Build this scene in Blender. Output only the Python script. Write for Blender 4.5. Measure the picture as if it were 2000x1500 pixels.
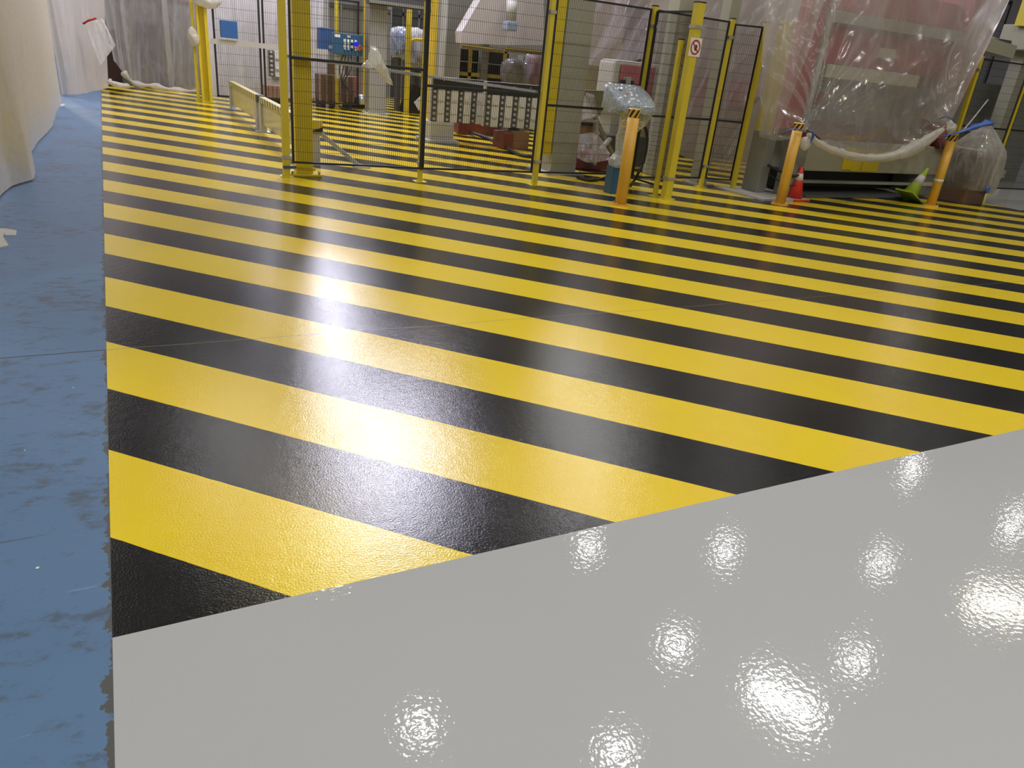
import bpy, bmesh, math, random
from mathutils import Vector, Matrix, noise
random.seed(7)
for o in list(bpy.data.objects): bpy.data.objects.remove(o)
S=bpy.context.scene; C=S.collection
PI=math.pi
# ------------------------------------------------------------ camera
FPX=1418.97; PITCH=0.418455; ROLL=0.102332; YAW=math.radians(28.9); CH=1.45
def _b(v): # camera-heading frame -> hall frame (X along the grey edge, Y along the blue edge)
    ca,sa=math.cos(YAW),math.sin(YAW)
    return Vector((v[0]*ca+v[1]*sa,-v[0]*sa+v[1]*ca,v[2]))
_f=Vector((0,math.cos(PITCH),-math.sin(PITCH))); _r=Vector((1,0,0)); _u=_r.cross(_f)
_R=_b(math.cos(ROLL)*_r+math.sin(ROLL)*_u); _U=_b(-math.sin(ROLL)*_r+math.cos(ROLL)*_u); _F=_b(_f)
cd=bpy.data.cameras.new('camera'); cam=bpy.data.objects.new('camera',cd); C.objects.link(cam)
cd.sensor_width=36; cd.lens=36*FPX/2000; cd.clip_start=.05; cd.clip_end=200
m=Matrix((_R,_U,-_F)).transposed().to_4x4(); m.translation=Vector((0,0,CH)); cam.matrix_world=m
S.camera=cam
# ------------------------------------------------------------ world, exposure, lamps
W=bpy.data.worlds.new('world'); S.world=W; W.use_nodes=True
W.node_tree.nodes['Background'].inputs[0].default_value=(.5,.55,.6,1); W.node_tree.nodes['Background'].inputs[1].default_value=.15
S.view_settings.view_transform='Standard'; S.view_settings.look='None'; S.view_settings.gamma=1
S.view_settings.exposure=-0.06
def lamp(x,y,z,sx,sy,power,col=(1,.97,.92),rot=0,shape='DISK'):
    l=bpy.data.lights.new('ceiling_or_fill_lamp','AREA'); l.shape='DISK' if shape=='DISK' else 'RECTANGLE'
    l.size=sx
    if shape!='DISK': l.size_y=sy
    l.energy=power; l.color=col
    o=bpy.data.objects.new('ceiling_or_fill_lamp',l); o.location=(x,y,z); o.rotation_euler=(0,0,rot); C.objects.link(o); return o
LZ=8.0
SM=(1,.97,.97); YL=(1,.9,.6); BL=(.86,.84,1)
for x,y,w,c in [(8.02,7.36,15,SM),(10.97,5.83,15,SM),(3.11,7.43,12,SM),(5.72,5.88,14,SM),(8.09,10.48,14,SM),
                (14.06,7.7,12,SM),(18.85,10.43,14,SM),(10.91,9.29,16,SM),(18.9,7.57,16,SM),(14.67,13.4,14,SM),
                (24.8,15.5,60,SM)]:
    lamp(x,y,LZ,.42,.42,w,c)
for x,y,w,c in [(9.64,12.96,125,SM),(2.81,12.06,120,YL),(1.49,16.3,80,SM)]: lamp(x,y,LZ,1.1,1.1,w,c)
lamp(8.95,5.63,LZ,.5,1.05,150,(1,1,.94),math.radians(25),'R')
lamp(15.35,5.8,LZ,.45,1.1,100,YL,math.radians(55),'R')
lamp(5.05,14.8,LZ,2.0,3.0,820,BL,math.radians(-8),'R')
lamp(5.45,24.0,LZ,1.6,4.6,1300,BL,0,'R')
lamp(13,20,LZ,1.0,1.6,160,SM,0,'R')
# added unseen fill lamps behind and beside the camera, for even diffuse light
for x,y,w in [(-3.5,-3.5,190),(1,-3.5,200),(5.5,-3.5,200),(10,-3.5,200),(15,-3,110),(-4,2,130),(-3,7,120),(-3,13,160),(-3,21,380),(-3,27,500),(2.5,0.0,60),(8,.5,60)]:
    lamp(x,y,LZ,.8,.8,w,(1,.98,.95))
# ------------------------------------------------------------ pixel helpers (photo pixel -> point on a real plane)
def ray(x,y): return (x-1000)/FPX*_R+(750-y)/FPX*_U+_F
O=Vector((0,0,CH))
def gp(x,y,z=0):
    d=ray(x,y); return O+d*((z-CH)/d.z)
def at(x,y,Y):
    d=ray(x,y); return O+d*(Y/d.y)
def atX(x,y,X):
    d=ray(x,y); return O+d*(X/d.x)
def hz(x,y,b):
    d=ray(x,y); return CH+d.z*math.hypot(b[0],b[1])/math.hypot(d.x,d.y)
# ------------------------------------------------------------ materials
MATS={}
def nt(name):
    m=bpy.data.materials.new(name); m.use_nodes=True; n=m.node_tree; n.nodes.clear()
    o=n.nodes.new('ShaderNodeOutputMaterial'); return m,n,o
def N(n,t,**k):
    x=n.nodes.new(t)
    for a,v in k.items():
        if a.startswith('i_'):
            x.inputs[a[2:].replace('_',' ')].default_value=v
        else: setattr(x,a,v)
    return x
def mth(n,op,a,b=None,c=None):
    x=n.nodes.new('ShaderNodeMath'); x.operation=op
    for i,v in enumerate((a,b,c)):
        if v is None: continue
        if isinstance(v,(int,float)): x.inputs[i].default_value=v
        else: n.links.new(v,x.inputs[i])
    return x.outputs[0]
def mixc(n,f,a,b):
    x=n.nodes.new('ShaderNodeMix'); x.data_type='RGBA'
    for s,v in ((0,f),(6,a),(7,b)):
        if isinstance(v,(int,float)): x.inputs[s].default_value=v
        elif isinstance(v,tuple): x.inputs[s].default_value=(*v,1) if len(v)==3 else v
        else: n.links.new(v,x.inputs[s])
    return x.outputs[2]
def paint(name,col,rough=.45,metal=0,var=.12,scale=6,bump=0,spec=.5):
    if name in MATS: return MATS[name]
    m,n,o=nt(name); L=n.links
    p=N(n,'ShaderNodeBsdfPrincipled'); p.inputs['Roughness'].default_value=rough; p.inputs['Metallic'].default_value=metal
    p.inputs['Specular IOR Level'].default_value=spec
    tc=N(n,'ShaderNodeTexCoord'); nz=N(n,'ShaderNodeTexNoise'); nz.inputs['Scale'].default_value=scale; nz.inputs['Detail'].default_value=5
    L.new(tc.outputs['Object'],nz.inputs['Vector'])
    f=mth(n,'MULTIPLY',nz.outputs[0],1.0)
    c=mixc(n,f,tuple(v*(1-var) for v in col),tuple(min(1,v*(1+var)) for v in col))
    L.new(c,p.inputs['Base Color'])
    r=mth(n,'MULTIPLY_ADD',nz.outputs[0],.2,rough-.1); L.new(r,p.inputs['Roughness'])
    if bump:
        b=N(n,'ShaderNodeBump'); b.inputs['Strength'].default_value=bump; b.inputs['Distance'].default_value=.01
        L.new(nz.outputs[0],b.inputs['Height']); L.new(b.outputs[0],p.inputs['Normal'])
    L.new(p.outputs[0],o.inputs[0]); MATS[name]=m; return m
def film(name,col=(.8,.78,.78),op=.35,edge=.5,crease=.25,sc=9,bump=.35,rough=.18,speck=0,stretch=(1,1,.3),rotm=(0,0,0),gl=.5):
    if name in MATS: return MATS[name]
    m,n,o=nt(name); L=n.links
    tc=N(n,'ShaderNodeTexCoord')
    nz=N(n,'ShaderNodeTexNoise'); nz.inputs['Scale'].default_value=sc; nz.inputs['Detail'].default_value=2; nz.inputs['Distortion'].default_value=.5
    L.new(tc.outputs['Object'],nz.inputs['Vector'])
    r=mth(n,'ABSOLUTE',mth(n,'SUBTRACT',nz.outputs[0],.5))
    rg=mth(n,'SUBTRACT',1,mth(n,'MINIMUM',mth(n,'MULTIPLY',r,14),1)) # thin bright creases
    n2=N(n,'ShaderNodeTexNoise'); n2.inputs['Scale'].default_value=sc*.35; n2.inputs['Detail'].default_value=4
    L.new(tc.outputs['Object'],n2.inputs['Vector'])
    lw=N(n,'ShaderNodeLayerWeight'); lw.inputs[0].default_value=.35
    f=mth(n,'ADD',mth(n,'MULTIPLY',lw.outputs['Facing'],edge),mth(n,'MULTIPLY_ADD',n2.outputs[0],.3,op-.15))
    f=mth(n,'ADD',f,mth(n,'MULTIPLY',rg,crease))
    f=mth(n,'MINIMUM',mth(n,'MAXIMUM',f,.04),.97)
    h=nz.outputs[0]; mp0=N(n,'ShaderNodeMapping'); mp0.inputs['Scale'].default_value=stretch; mp0.inputs['Rotation'].default_value=rotm; L.new(tc.outputs['Object'],mp0.inputs[0]); L.new(mp0.outputs[0],nz.inputs['Vector'])
    if speck:
        n3=N(n,'ShaderNodeTexNoise'); n3.inputs['Scale'].default_value=16; n3.inputs['Detail'].default_value=4
        mp=N(n,'ShaderNodeMapping'); mp.inputs['Scale'].default_value=(1,1,1); L.new(tc.outputs['Object'],mp.inputs[0]); L.new(mp.outputs[0],n3.inputs['Vector'])
        cc=mixc(n,mth(n,'MINIMUM',mth(n,'MAXIMUM',mth(n,'MULTIPLY_ADD',n3.outputs[0],5,-2.3),0),1),col,(.74,.65,.42))
    b=N(n,'ShaderNodeBump'); b.inputs['Strength'].default_value=bump; b.inputs['Distance'].default_value=.03
    L.new(h,b.inputs['Height'])
    d=N(n,'ShaderNodeBsdfDiffuse'); d.inputs[0].default_value=(*col,1); L.new(b.outputs[0],d.inputs['Normal'])
    t=N(n,'ShaderNodeBsdfTranslucent'); t.inputs[0].default_value=(*col,1)
    if speck: L.new(cc,d.inputs[0]); L.new(cc,t.inputs[0])
    g=N(n,'ShaderNodeBsdfGlossy'); g.inputs[0].default_value=(.95,.95,1,1); g.inputs['Roughness'].default_value=rough; L.new(b.outputs[0],g.inputs['Normal'])
    m1=N(n,'ShaderNodeMixShader'); m1.inputs[0].default_value=.5; L.new(d.outputs[0],m1.inputs[1]); L.new(t.outputs[0],m1.inputs[2])
    fr=N(n,'ShaderNodeFresnel'); fr.inputs[0].default_value=1.5; L.new(b.outputs[0],fr.inputs['Normal'])
    tr=N(n,'ShaderNodeBsdfTransparent'); tr.inputs[0].default_value=(.97,.97,.97,1)
    m2=N(n,'ShaderNodeMixShader'); L.new(f,m2.inputs[0]); L.new(tr.outputs[0],m2.inputs[1]); L.new(m1.outputs[0],m2.inputs[2])
    m3=N(n,'ShaderNodeMixShader'); L.new(mth(n,'MINIMUM',mth(n,'MULTIPLY_ADD',fr.outputs[0],gl,.01),.35),m3.inputs[0]); L.new(m2.outputs[0],m3.inputs[1]); L.new(g.outputs[0],m3.inputs[2])
    L.new(m3.outputs[0],o.inputs[0]); MATS[name]=m; return m
# ---- floor materials
D0,SW=1.4014,.39365
J1,J2=3.72,8.40   # expansion joints (Y)
def sepxy(n):
    g=N(n,'ShaderNodeNewGeometry'); s=N(n,'ShaderNodeSeparateXYZ'); n.links.new(g.outputs['Position'],s.inputs[0]); return g,s
def joint(n,s,g,y0,w):
    nz=N(n,'ShaderNodeTexNoise'); nz.inputs['Scale'].default_value=1.1; nz.inputs['Detail'].default_value=6; n.links.new(g.outputs['Position'],nz.inputs['Vector'])
    d=mth(n,'ABSOLUTE',mth(n,'ADD',mth(n,'SUBTRACT',s.outputs[1],y0),mth(n,'MULTIPLY_ADD',nz.outputs[0],.06,-.03)))
    return mth(n,'LESS_THAN',d,w)
def striped():
    m,n,o=nt('striped_epoxy'); L=n.links; g,s=sepxy(n)
    c45=math.cos(math.radians(45.04)); s45=math.sin(math.radians(45.04))
    v=mth(n,'ADD',mth(n,'MULTIPLY',s.outputs[0],c45),mth(n,'MULTIPLY',s.outputs[1],s45))
    w1=N(n,'ShaderNodeTexNoise'); w1.inputs['Scale'].default_value=14; L.new(g.outputs['Position'],w1.inputs['Vector'])
    v=mth(n,'ADD',v,mth(n,'MULTIPLY_ADD',w1.outputs[0],.004,-.002))
    k=mth(n,'FLOORED_MODULO',mth(n,'DIVIDE',mth(n,'SUBTRACT',v,D0),SW),2.0)
    blk=mth(n,'GREATER_THAN',k,1.012)
    nz=N(n,'ShaderNodeTexNoise'); nz.inputs['Scale'].default_value=2.2; nz.inputs['Detail'].default_value=6; L.new(g.outputs['Position'],nz.inputs['Vector'])
    ye=mixc(n,nz.outputs[0],(.70,.505,.016),(.77,.57,.022)); bk=mixc(n,nz.outputs[0],(.010,.010,.010),(.016,.015,.015))
    # faint scuffs
    sc=N(n,'ShaderNodeTexNoise'); sc.inputs['Scale'].default_value=5; sc.inputs['Detail'].default_value=8; sc.inputs['Roughness'].default_value=.65; L.new(g.outputs['Position'],sc.inputs['Vector'])
    sf=mth(n,'MULTIPLY',mth(n,'GREATER_THAN',sc.outputs[0],.72),.25)
    ye=mixc(n,sf,ye,(.35,.27,.05))
    c=mixc(n,blk,ye,bk)
    j=mth(n,'MULTIPLY',joint(n,s,g,J1,.0035),.55)
    c=mixc(n,j,c,(.22,.19,.12))
    j2=mth(n,'MULTIPLY',joint(n,s,g,J2,.006),.4)
    c=mixc(n,j2,c,(.05,.045,.04))
    p=N(n,'ShaderNodeBsdfPrincipled'); L.new(c,p.inputs['Base Color']); p.inputs['Roughness'].default_value=.13
    L.new(mth(n,'MULTIPLY_ADD',nz.outputs[0],.06,.11),p.inputs['Roughness'])
    fn=N(n,'ShaderNodeTexNoise'); fn.inputs['Scale'].default_value=150; fn.inputs['Detail'].default_value=3; L.new(g.outputs['Position'],fn.inputs['Vector'])
    b=N(n,'ShaderNodeBump'); b.inputs['Strength'].default_value=.65; b.inputs['Distance'].default_value=.0013; L.new(fn.outputs[0],b.inputs['Height'])
    fm=N(n,'ShaderNodeTexNoise'); fm.inputs['Scale'].default_value=22; fm.inputs['Detail'].default_value=2; L.new(g.outputs['Position'],fm.inputs['Vector'])
    b2=N(n,'ShaderNodeBump'); b2.inputs['Strength'].default_value=.5; b2.inputs['Distance'].default_value=.0012; L.new(fm.outputs[0],b2.inputs['Height']); L.new(b.outputs[0],b2.inputs['Normal'])
    L.new(b2.outputs[0],p.inputs['Normal']); L.new(p.outputs[0],o.inputs[0]); return m
def greyfloor():
    m,n,o=nt('grey_epoxy'); L=n.links; g,s=sepxy(n)
    nz=N(n,'ShaderNodeTexNoise'); nz.inputs['Scale'].default_value=.9; nz.inputs['Detail'].default_value=5; L.new(g.outputs['Position'],nz.inputs['Vector'])
    c=mixc(n,nz.outputs[0],(.385,.39,.385),(.43,.43,.42))
    p=N(n,'ShaderNodeBsdfPrincipled'); L.new(c,p.inputs['Base Color']); p.inputs['Roughness'].default_value=.05
    fm=N(n,'ShaderNodeTexNoise'); fm.inputs['Scale'].default_value=62; fm.inputs['Detail'].default_value=1.5; L.new(g.outputs['Position'],fm.inputs['Vector'])
    b2=N(n,'ShaderNodeBump'); b2.inputs['Strength'].default_value=1; b2.inputs['Distance'].default_value=.00040; L.new(fm.outputs[0],b2.inputs['Height'])
    L.new(b2.outputs[0],p.inputs['Normal']); L.new(p.outputs[0],o.inputs[0]); return m
def bluefloor():
    m,n,o=nt('worn_blue_paint'); L=n.links; g,s=sepxy(n)
    nz=N(n,'ShaderNodeTexNoise'); nz.inputs['Scale'].default_value=1.3; nz.inputs['Detail'].default_value=8; L.new(g.outputs['Position'],nz.inputs['Vector'])
    c=mixc(n,nz.outputs[0],(.05,.118,.222),(.098,.180,.305))
    # dark scuff patches
    mp=N(n,'ShaderNodeMapping'); mp.inputs['Rotation'].default_value=(0,0,.5); mp.inputs['Scale'].default_value=(2.2,3.6,1); L.new(g.outputs['Position'],mp.inputs[0])
    a=N(n,'ShaderNodeTexNoise'); a.inputs['Scale'].default_value=3.6; a.inputs['Detail'].default_value=12; a.inputs['Roughness'].default_value=.72; L.new(mp.outputs[0],a.inputs['Vector'])
    big=N(n,'ShaderNodeTexNoise'); big.inputs['Scale'].default_value=1.5; L.new(g.outputs['Position'],big.inputs['Vector'])
    av=mth(n,'ADD',a.outputs[0],mth(n,'MULTIPLY_ADD',big.outputs[0],.35,-.175))
    f=mth(n,'MINIMUM',mth(n,'MAXIMUM',mth(n,'MULTIPLY_ADD',av,6,-3.1),0),.7)
    c=mixc(n,f,c,(.045,.055,.065))
    # long scratches
    mp2=N(n,'ShaderNodeMapping'); mp2.inputs['Rotation'].default_value=(0,0,.15); mp2.inputs['Scale'].default_value=(1.2,14,1); L.new(g.outputs['Position'],mp2.inputs[0])
    a2=N(n,'ShaderNodeTexNoise'); a2.inputs['Scale'].default_value=2.2; a2.inputs['Detail'].default_value=6; L.new(mp2.outputs[0],a2.inputs['Vector'])
    f2=mth(n,'MULTIPLY',mth(n,'GREATER_THAN',a2.outputs[0],.70),.6); c=mixc(n,f2,c,(.05,.06,.07))
    # pale specks
    vo=N(n,'ShaderNodeTexVoronoi'); vo.inputs['Scale'].default_value=4.5; L.new(g.outputs['Position'],vo.inputs['Vector'])
    c=mixc(n,mth(n,'LESS_THAN',vo.outputs[0],.022),c,(.6,.62,.5))
    # lighter scuffs
    f4=mth(n,'MULTIPLY',mth(n,'LESS_THAN',a2.outputs[0],.29),.25); c=mixc(n,f4,c,(.28,.38,.5))
    # chipped edge by the coated floor
    xb=mth(n,'MULTIPLY_ADD',s.outputs[1],-.0082,-.146)
    dist=mth(n,'SUBTRACT',xb,s.outputs[0])
    e=N(n,'ShaderNodeTexNoise'); e.inputs['Scale'].default_value=9; e.inputs['Detail'].default_value=7; e.inputs['Roughness'].default_value=.7; L.new(g.outputs['Position'],e.inputs['Vector'])
    lim=mth(n,'MAXIMUM',mth(n,'MULTIPLY_ADD',e.outputs[0],.16,-.072),.0)
    c=mixc(n,mth(n,'LESS_THAN',dist,lim),c,(.06,.06,.055))
    for y0 in (J1,J2): c=mixc(n,joint(n,s,g,y0,.006),c,(.03,.035,.04))
    p=N(n,'ShaderNodeBsdfPrincipled'); L.new(c,p.inputs['Base Color']); L.new(mth(n,'MULTIPLY_ADD',nz.outputs[0],.15,.38),p.inputs['Roughness'])
    b=N(n,'ShaderNodeBump'); b.inputs['Strength'].default_value=.5; b.inputs['Distance'].default_value=.003; L.new(a.outputs[0],b.inputs['Height']); L.new(b.outputs[0],p.inputs['Normal'])
    L.new(p.outputs[0],o.inputs[0]); return m
YEL=paint('fence_yellow',(.58,.46,.03),.4,var=.06)
COLY=paint('column_yellow',(.64,.49,.012),.45,var=.08)
WARM=paint('warm_yellow',(.66,.46,.03),.45,var=.08)
BOL=paint('bollard_orange',(.68,.385,.055),.42,var=.10,scale=9)
BLK=paint('black_paint',(.012,.012,.013),.45,var=.2)
WIRE=paint('black_wire',(.010,.010,.010),.5,var=.2)
BEI=paint('beige_grey_paint',(.33,.32,.25),.5,var=.07)
GRY=paint('machine_grey',(.20,.205,.18),.5,var=.1)
GRYL=paint('light_grey_paint',(.42,.41,.38),.5,var=.08)
GRYD=paint('dark_grey_paint',(.07,.07,.07),.5,var=.15)
STL=paint('galvanised_steel',(.45,.45,.44),.38,metal=.7,var=.15,scale=20)
ALU=paint('aluminium',(.6,.6,.58),.35,metal=.6,var=.08)
WHT=paint('white_paint',(.62,.61,.58),.45,var=.06)
BLU=paint('blue_enamel',(.02,.085,.17),.4,var=.1)
BLU2=paint('bright_blue',(.03,.11,.33),.4,var=.1)
TAPE=paint('blue_tape',(.05,.12,.42),.35,var=.2,scale=30,bump=.5)
RED=paint('press_red',(.33,.03,.04),.45,var=.12)
PNK=paint('pink_panel',(.36,.12,.13),.5,var=.15)
DRED=paint('dark_red',(.14,.02,.015),.5,var=.2)
BRN=paint('brown_board',(.13,.075,.05),.6,var=.25,scale=12)
BRN2=paint('brown_carton',(.20,.105,.045),.6,var=.15,scale=12)
CRM=paint('cream_paint',(.52,.48,.36),.5,var=.08)
RUB=paint('black_rubber',(.012,.012,.012),.55,var=.2)
PST=paint('red_cone_plastic',(.62,.035,.02),.4,var=.08)
PGR=paint('green_cone_plastic',(.36,.50,.04),.4,var=.1)
SIGNW=paint('sign_white',(.7,.68,.64),.4,var=.04); SIGNR=paint('sign_red',(.42,.02,.02),.4,var=.05)
MIL=film('milky_film',(.70,.64,.61),.74,.25,.06,3,.25,.3)
LEFT=film('bubble_film',(.76,.71,.64),.9,.12,.0,3,.15,.35,speck=1,stretch=(1,.5,.2),gl=.25)
CLR=film('clear_film',(.66,.62,.64),.36,.4,.12,3.5,.3,.16)
PRESSF=film('press_film',(.46,.43,.385),.36,.45,.10,2.2,.22,.2,stretch=(1,1,.35),rotm=(0,.7,0),gl=.16)
BAGF=film('bag_film',(.80,.79,.80),.55,.4,.18,5,.5,.12)
ROLLF=film('rolled_film',(.70,.67,.60),.86,.1,.1,12,.6,.3)
BOXF=film('box_film',(.74,.76,.76),.30,.4,.3,11,.7,.1,stretch=(1,1,1),gl=.9)
# ------------------------------------------------------------ mesh helpers
def box(bm,x0,x1,y0,y1,z0,z1,bev=0,mat=0):
    vs=[bm.verts.new(p) for p in ((x0,y0,z0),(x1,y0,z0),(x1,y1,z0),(x0,y1,z0),(x0,y0,z1),(x1,y0,z1),(x1,y1,z1),(x0,y1,z1))]
    fs=[bm.faces.new([vs[i] for i in q]) for q in ((3,2,1,0),(4,5,6,7),(0,1,5,4),(1,2,6,5),(2,3,7,6),(3,0,4,7))]
    for f in fs: f.material_index=mat
    if bev:
        es={e for f in fs for e in f.edges}
        bmesh.ops.bevel(bm,geom=list(es),offset=bev,segments=2,affect='EDGES',profile=.6)
    return fs
def frame_of(d):
    d=d.normalized(); a=Vector((0,0,1)) if abs(d.z)<.9 else Vector((1,0,0))
    s=d.cross(a).normalized(); return s,s.cross(d).normalized()
def bar(bm,a,b,w,h=None,n=0,mat=0,cap=True):
    """straight bar from a to b; n=0 square section w x h (h is the upward one), else n-gon of radius w"""
    a=Vector(a);b=Vector(b); s,t=frame_of(b-a); h=h or w
    if n: prof=[(math.cos(2*PI*i/n)*w,math.sin(2*PI*i/n)*w) for i in range(n)]
    else: prof=[(-w/2,-h/2),(w/2,-h/2),(w/2,h/2),(-w/2,h/2)]
    A=[bm.verts.new(a+s*p+t*q) for p,q in prof]; B=[bm.verts.new(b+s*p+t*q) for p,q in prof]
    k=len(prof)
    for i in range(k):
        f=bm.faces.new((A[i],A[(i+1)%k],B[(i+1)%k],B[i])); f.material_index=mat; f.smooth=bool(n)
    if cap:
        for q in (A[::-1],B): bm.faces.new(q).material_index=mat
def tube(bm,pts,r,n=8,mat=0,jit=0,seed=0,flat=1):
    pts=[Vector(p) for p in pts]; rings=[]
    for i,p in enumerate(pts):
        d=(pts[min(i+1,len(pts)-1)]-pts[max(i-1,0)]); s,t=frame_of(d)
        rr=r[i] if isinstance(r,(list,tuple)) else r
        rings.append([bm.verts.new(p+(s*math.cos(2*PI*k/n)+t*math.sin(2*PI*k/n)*flat)*rr*(1+jit*noise.noise(Vector((k*1.7,i*.6,seed))))) for k in range(n)])
    for a,b in zip(rings,rings[1:]):
        for k in range(n):
            f=bm.faces.new((a[k],a[(k+1)%n],b[(k+1)%n],b[k])); f.smooth=True; f.material_index=mat
    for q in (rings[0][::-1],rings[-1]): bm.faces.new(q).material_index=mat
def cyl(bm,x,y,z0,z1,r0,r1=None,n=24,mat=0,smooth=True):
    r1=r0 if r1 is None else r1
    A=[bm.verts.new((x+r0*math.cos(2*PI*i/n),y+r0*math.sin(2*PI*i/n),z0)) for i in range(n)]
    B=[bm.verts.new((x+r1*math.cos(2*PI*i/n),y+r1*math.sin(2*PI*i/n),z1)) for i in range(n)]
    for i in range(n):
        f=bm.faces.new((A[i],A[(i+1)%n],B[(i+1)%n],B[i])); f.smooth=smooth; f.material_index=mat
    bm.faces.new(A[::-1]).material_index=mat; bm.faces.new(B).material_index=mat
def catm(P,k=6):
    P=[Vector(p) for p in P]; out=[]
    for i in range(len(P)-1):
        p0,p1,p2,p3=P[max(i-1,0)],P[i],P[i+1],P[min(i+2,len(P)-1)]
        for j in range(k):
            t=j/k; out.append(.5*((2*p1)+(p2-p0)*t+(2*p0-5*p1+4*p2-p3)*t*t+(3*p1-p0-3*p2+p3)*t**3))
    return out+[P[-1]]
def obj(name,bm,mats,parent=None,kind=None):
    me=bpy.data.meshes.new(name); bmesh.ops.recalc_face_normals(bm,faces=bm.faces) if name not in ('x',) else None
    bm.to_mesh(me); bm.free()
    for q in (mats if isinstance(mats,(list,tuple)) else [mats]): me.materials.append(q)
    o=bpy.data.objects.new(name,me); C.objects.link(o)
    if parent: o.parent=parent; o.matrix_parent_inverse=Matrix.Translation(-Vector(parent.location))
    if kind: o['kind']=kind
    return o
def thing(name,label,cat,loc=(0,0,0),group=None):
    o=bpy.data.objects.new(name,None); C.objects.link(o); o.location=loc; o.empty_display_size=.1
    return tag(o,label,cat,group)
def tag(o,label,cat,group=None):
    o['label']=label; o['category']=cat
    if group: o['group']=group
    return o
BM=bmesh.new
def sheetmesh(top,bot,nu,nv,amp,fu,fv,seed,nrm,ampb=None,diag=0,sag=None):
    """film between two polylines; ridged folds push it along nrm"""
    bm=BM(); nrm=Vector(nrm)
    def samp(P,u):
        t=u*(len(P)-1); i=min(int(t),len(P)-2); return P[i].lerp(P[i+1],t-i)
    top=catm(top) if len(top)>2 else [Vector(p) for p in top]; bot=catm(bot) if len(bot)>2 else [Vector(p) for p in bot]
    G=[]
    for j in range(nv+1):
        v=j/nv; row=[]
        for i in range(nu+1):
            u=i/nu; p=samp(top,u).lerp(samp(bot,u),v)
            a=amp+( (ampb if ampb is not None else amp)-amp)*v
            uu=u*fu+diag*v
            r=1-abs(noise.noise(Vector((uu,v*fv,seed))))*2.2
            r2=1-abs(noise.noise(Vector((uu*2.7+3,v*fv*1.6,seed+9))))*2.2
            r3=noise.noise(Vector((uu*6,v*fv*5,seed+19)))
            q=p+nrm*a*(r+.4*r2+.14*r3-.7)
            if sag: q=q+sag(u,v)
            row.append(bm.verts.new(q))
        G.append(row)
    for a,b in zip(G,G[1:]):
        for i in range(nu): bm.faces.new((a[i],a[i+1],b[i+1],b[i])).smooth=True
    return bm
# ================================================================= THE SETTING
def blueX(y): return -.146-.0082*y
bm=BM()
def quad(bm,P,mat):
    f=bm.faces.new([bm.verts.new(p) for p in P]); f.material_index=mat; return f
GE=1.69; XR,YR=12.75,6.85
# striped coating (L-shaped: ends at a pale floor on the far right)
quad(bm,[(blueX(GE),GE,0),(32,GE,0),(32,YR,0),(blueX(YR),YR,0)],0)
quad(bm,[(blueX(YR),YR,0),(XR,YR,0),(XR+.9,34,0),(blueX(34),34,0)],0)
quad(bm,[(XR,YR,0),(32,YR,0),(32,34,0),(XR+.9,34,0)],1)
quad(bm,[(blueX(-6),-6,0),(32,-6,0),(32,GE,0),(blueX(GE),GE,0)],1)
quad(bm,[(-8,-6,0),(blueX(-6),-6,0),(blueX(34),34,0),(-8,34,0)],2)
fl=obj('floor',bm,[striped(),greyfloor(),bluefloor()],kind='structure')
WALL=paint('wall_paint',(.30,.30,.29),.7,var=.08,scale=.6); CEIL=paint('ceiling_metal',(.16,.16,.17),.7,var=.15,scale=1)
for nm,a in dict(wall_back=(-8.2,32.2,34,34.2),wall_front=(-8.2,32.2,-6.2,-6),wall_left=(-8.2,-8,-6,34),wall_right=(32,32.2,-6,34)).items():
    bm=BM(); box(bm,*a,0,8.6); obj(nm,bm,WALL,kind='structure')
bm=BM(); box(bm,-8.2,32.2,-6.2,34.2,8.6,8.8)
obj('ceiling',bm,CEIL,kind='structure')
bm=BM()
for y in range(-4,34,6): box(bm,-8,32,y,y+.25,8.15,8.6)
obj('trim_1',bm,CEIL,kind='structure')
# ================================================================= FENCES
def post(x,y,h,label,w=.06,group=None,mat=None,clips=(1.95,.2),z_cap=True,plate=.07):
    t=thing('fence_post',label,'post',(x,y,0),group)
    bm=BM(); box(bm,x-w/2,x+w/2,y-w/2,y+w/2,0.008,h,.004); obj('upright',bm,mat or YEL,t)
    bm=BM(); box(bm,x-plate,x+plate,y-plate,y+plate,0,.01,.002)
    for sx in(-1,1):
        cyl(bm,x+sx*plate*.7,y+plate*.6*sx,.01,.03,.009,n=6)
    obj('base_plate',bm,mat or YEL,t)
    if z_cap:
        bm=BM(); box(bm,x-w/2-.003,x+w/2+.003,y-w/2-.003,y+w/2+.003,h,h+.012); obj('end_cap',bm,BLK,t)
    for z in clips:
        bm=BM(); box(bm,x-w/2-.012,x+w/2+.012,y-w/2-.012,y+w/2+.006,z,z+.035); obj('clip',bm,STL,t)
    return t
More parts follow.
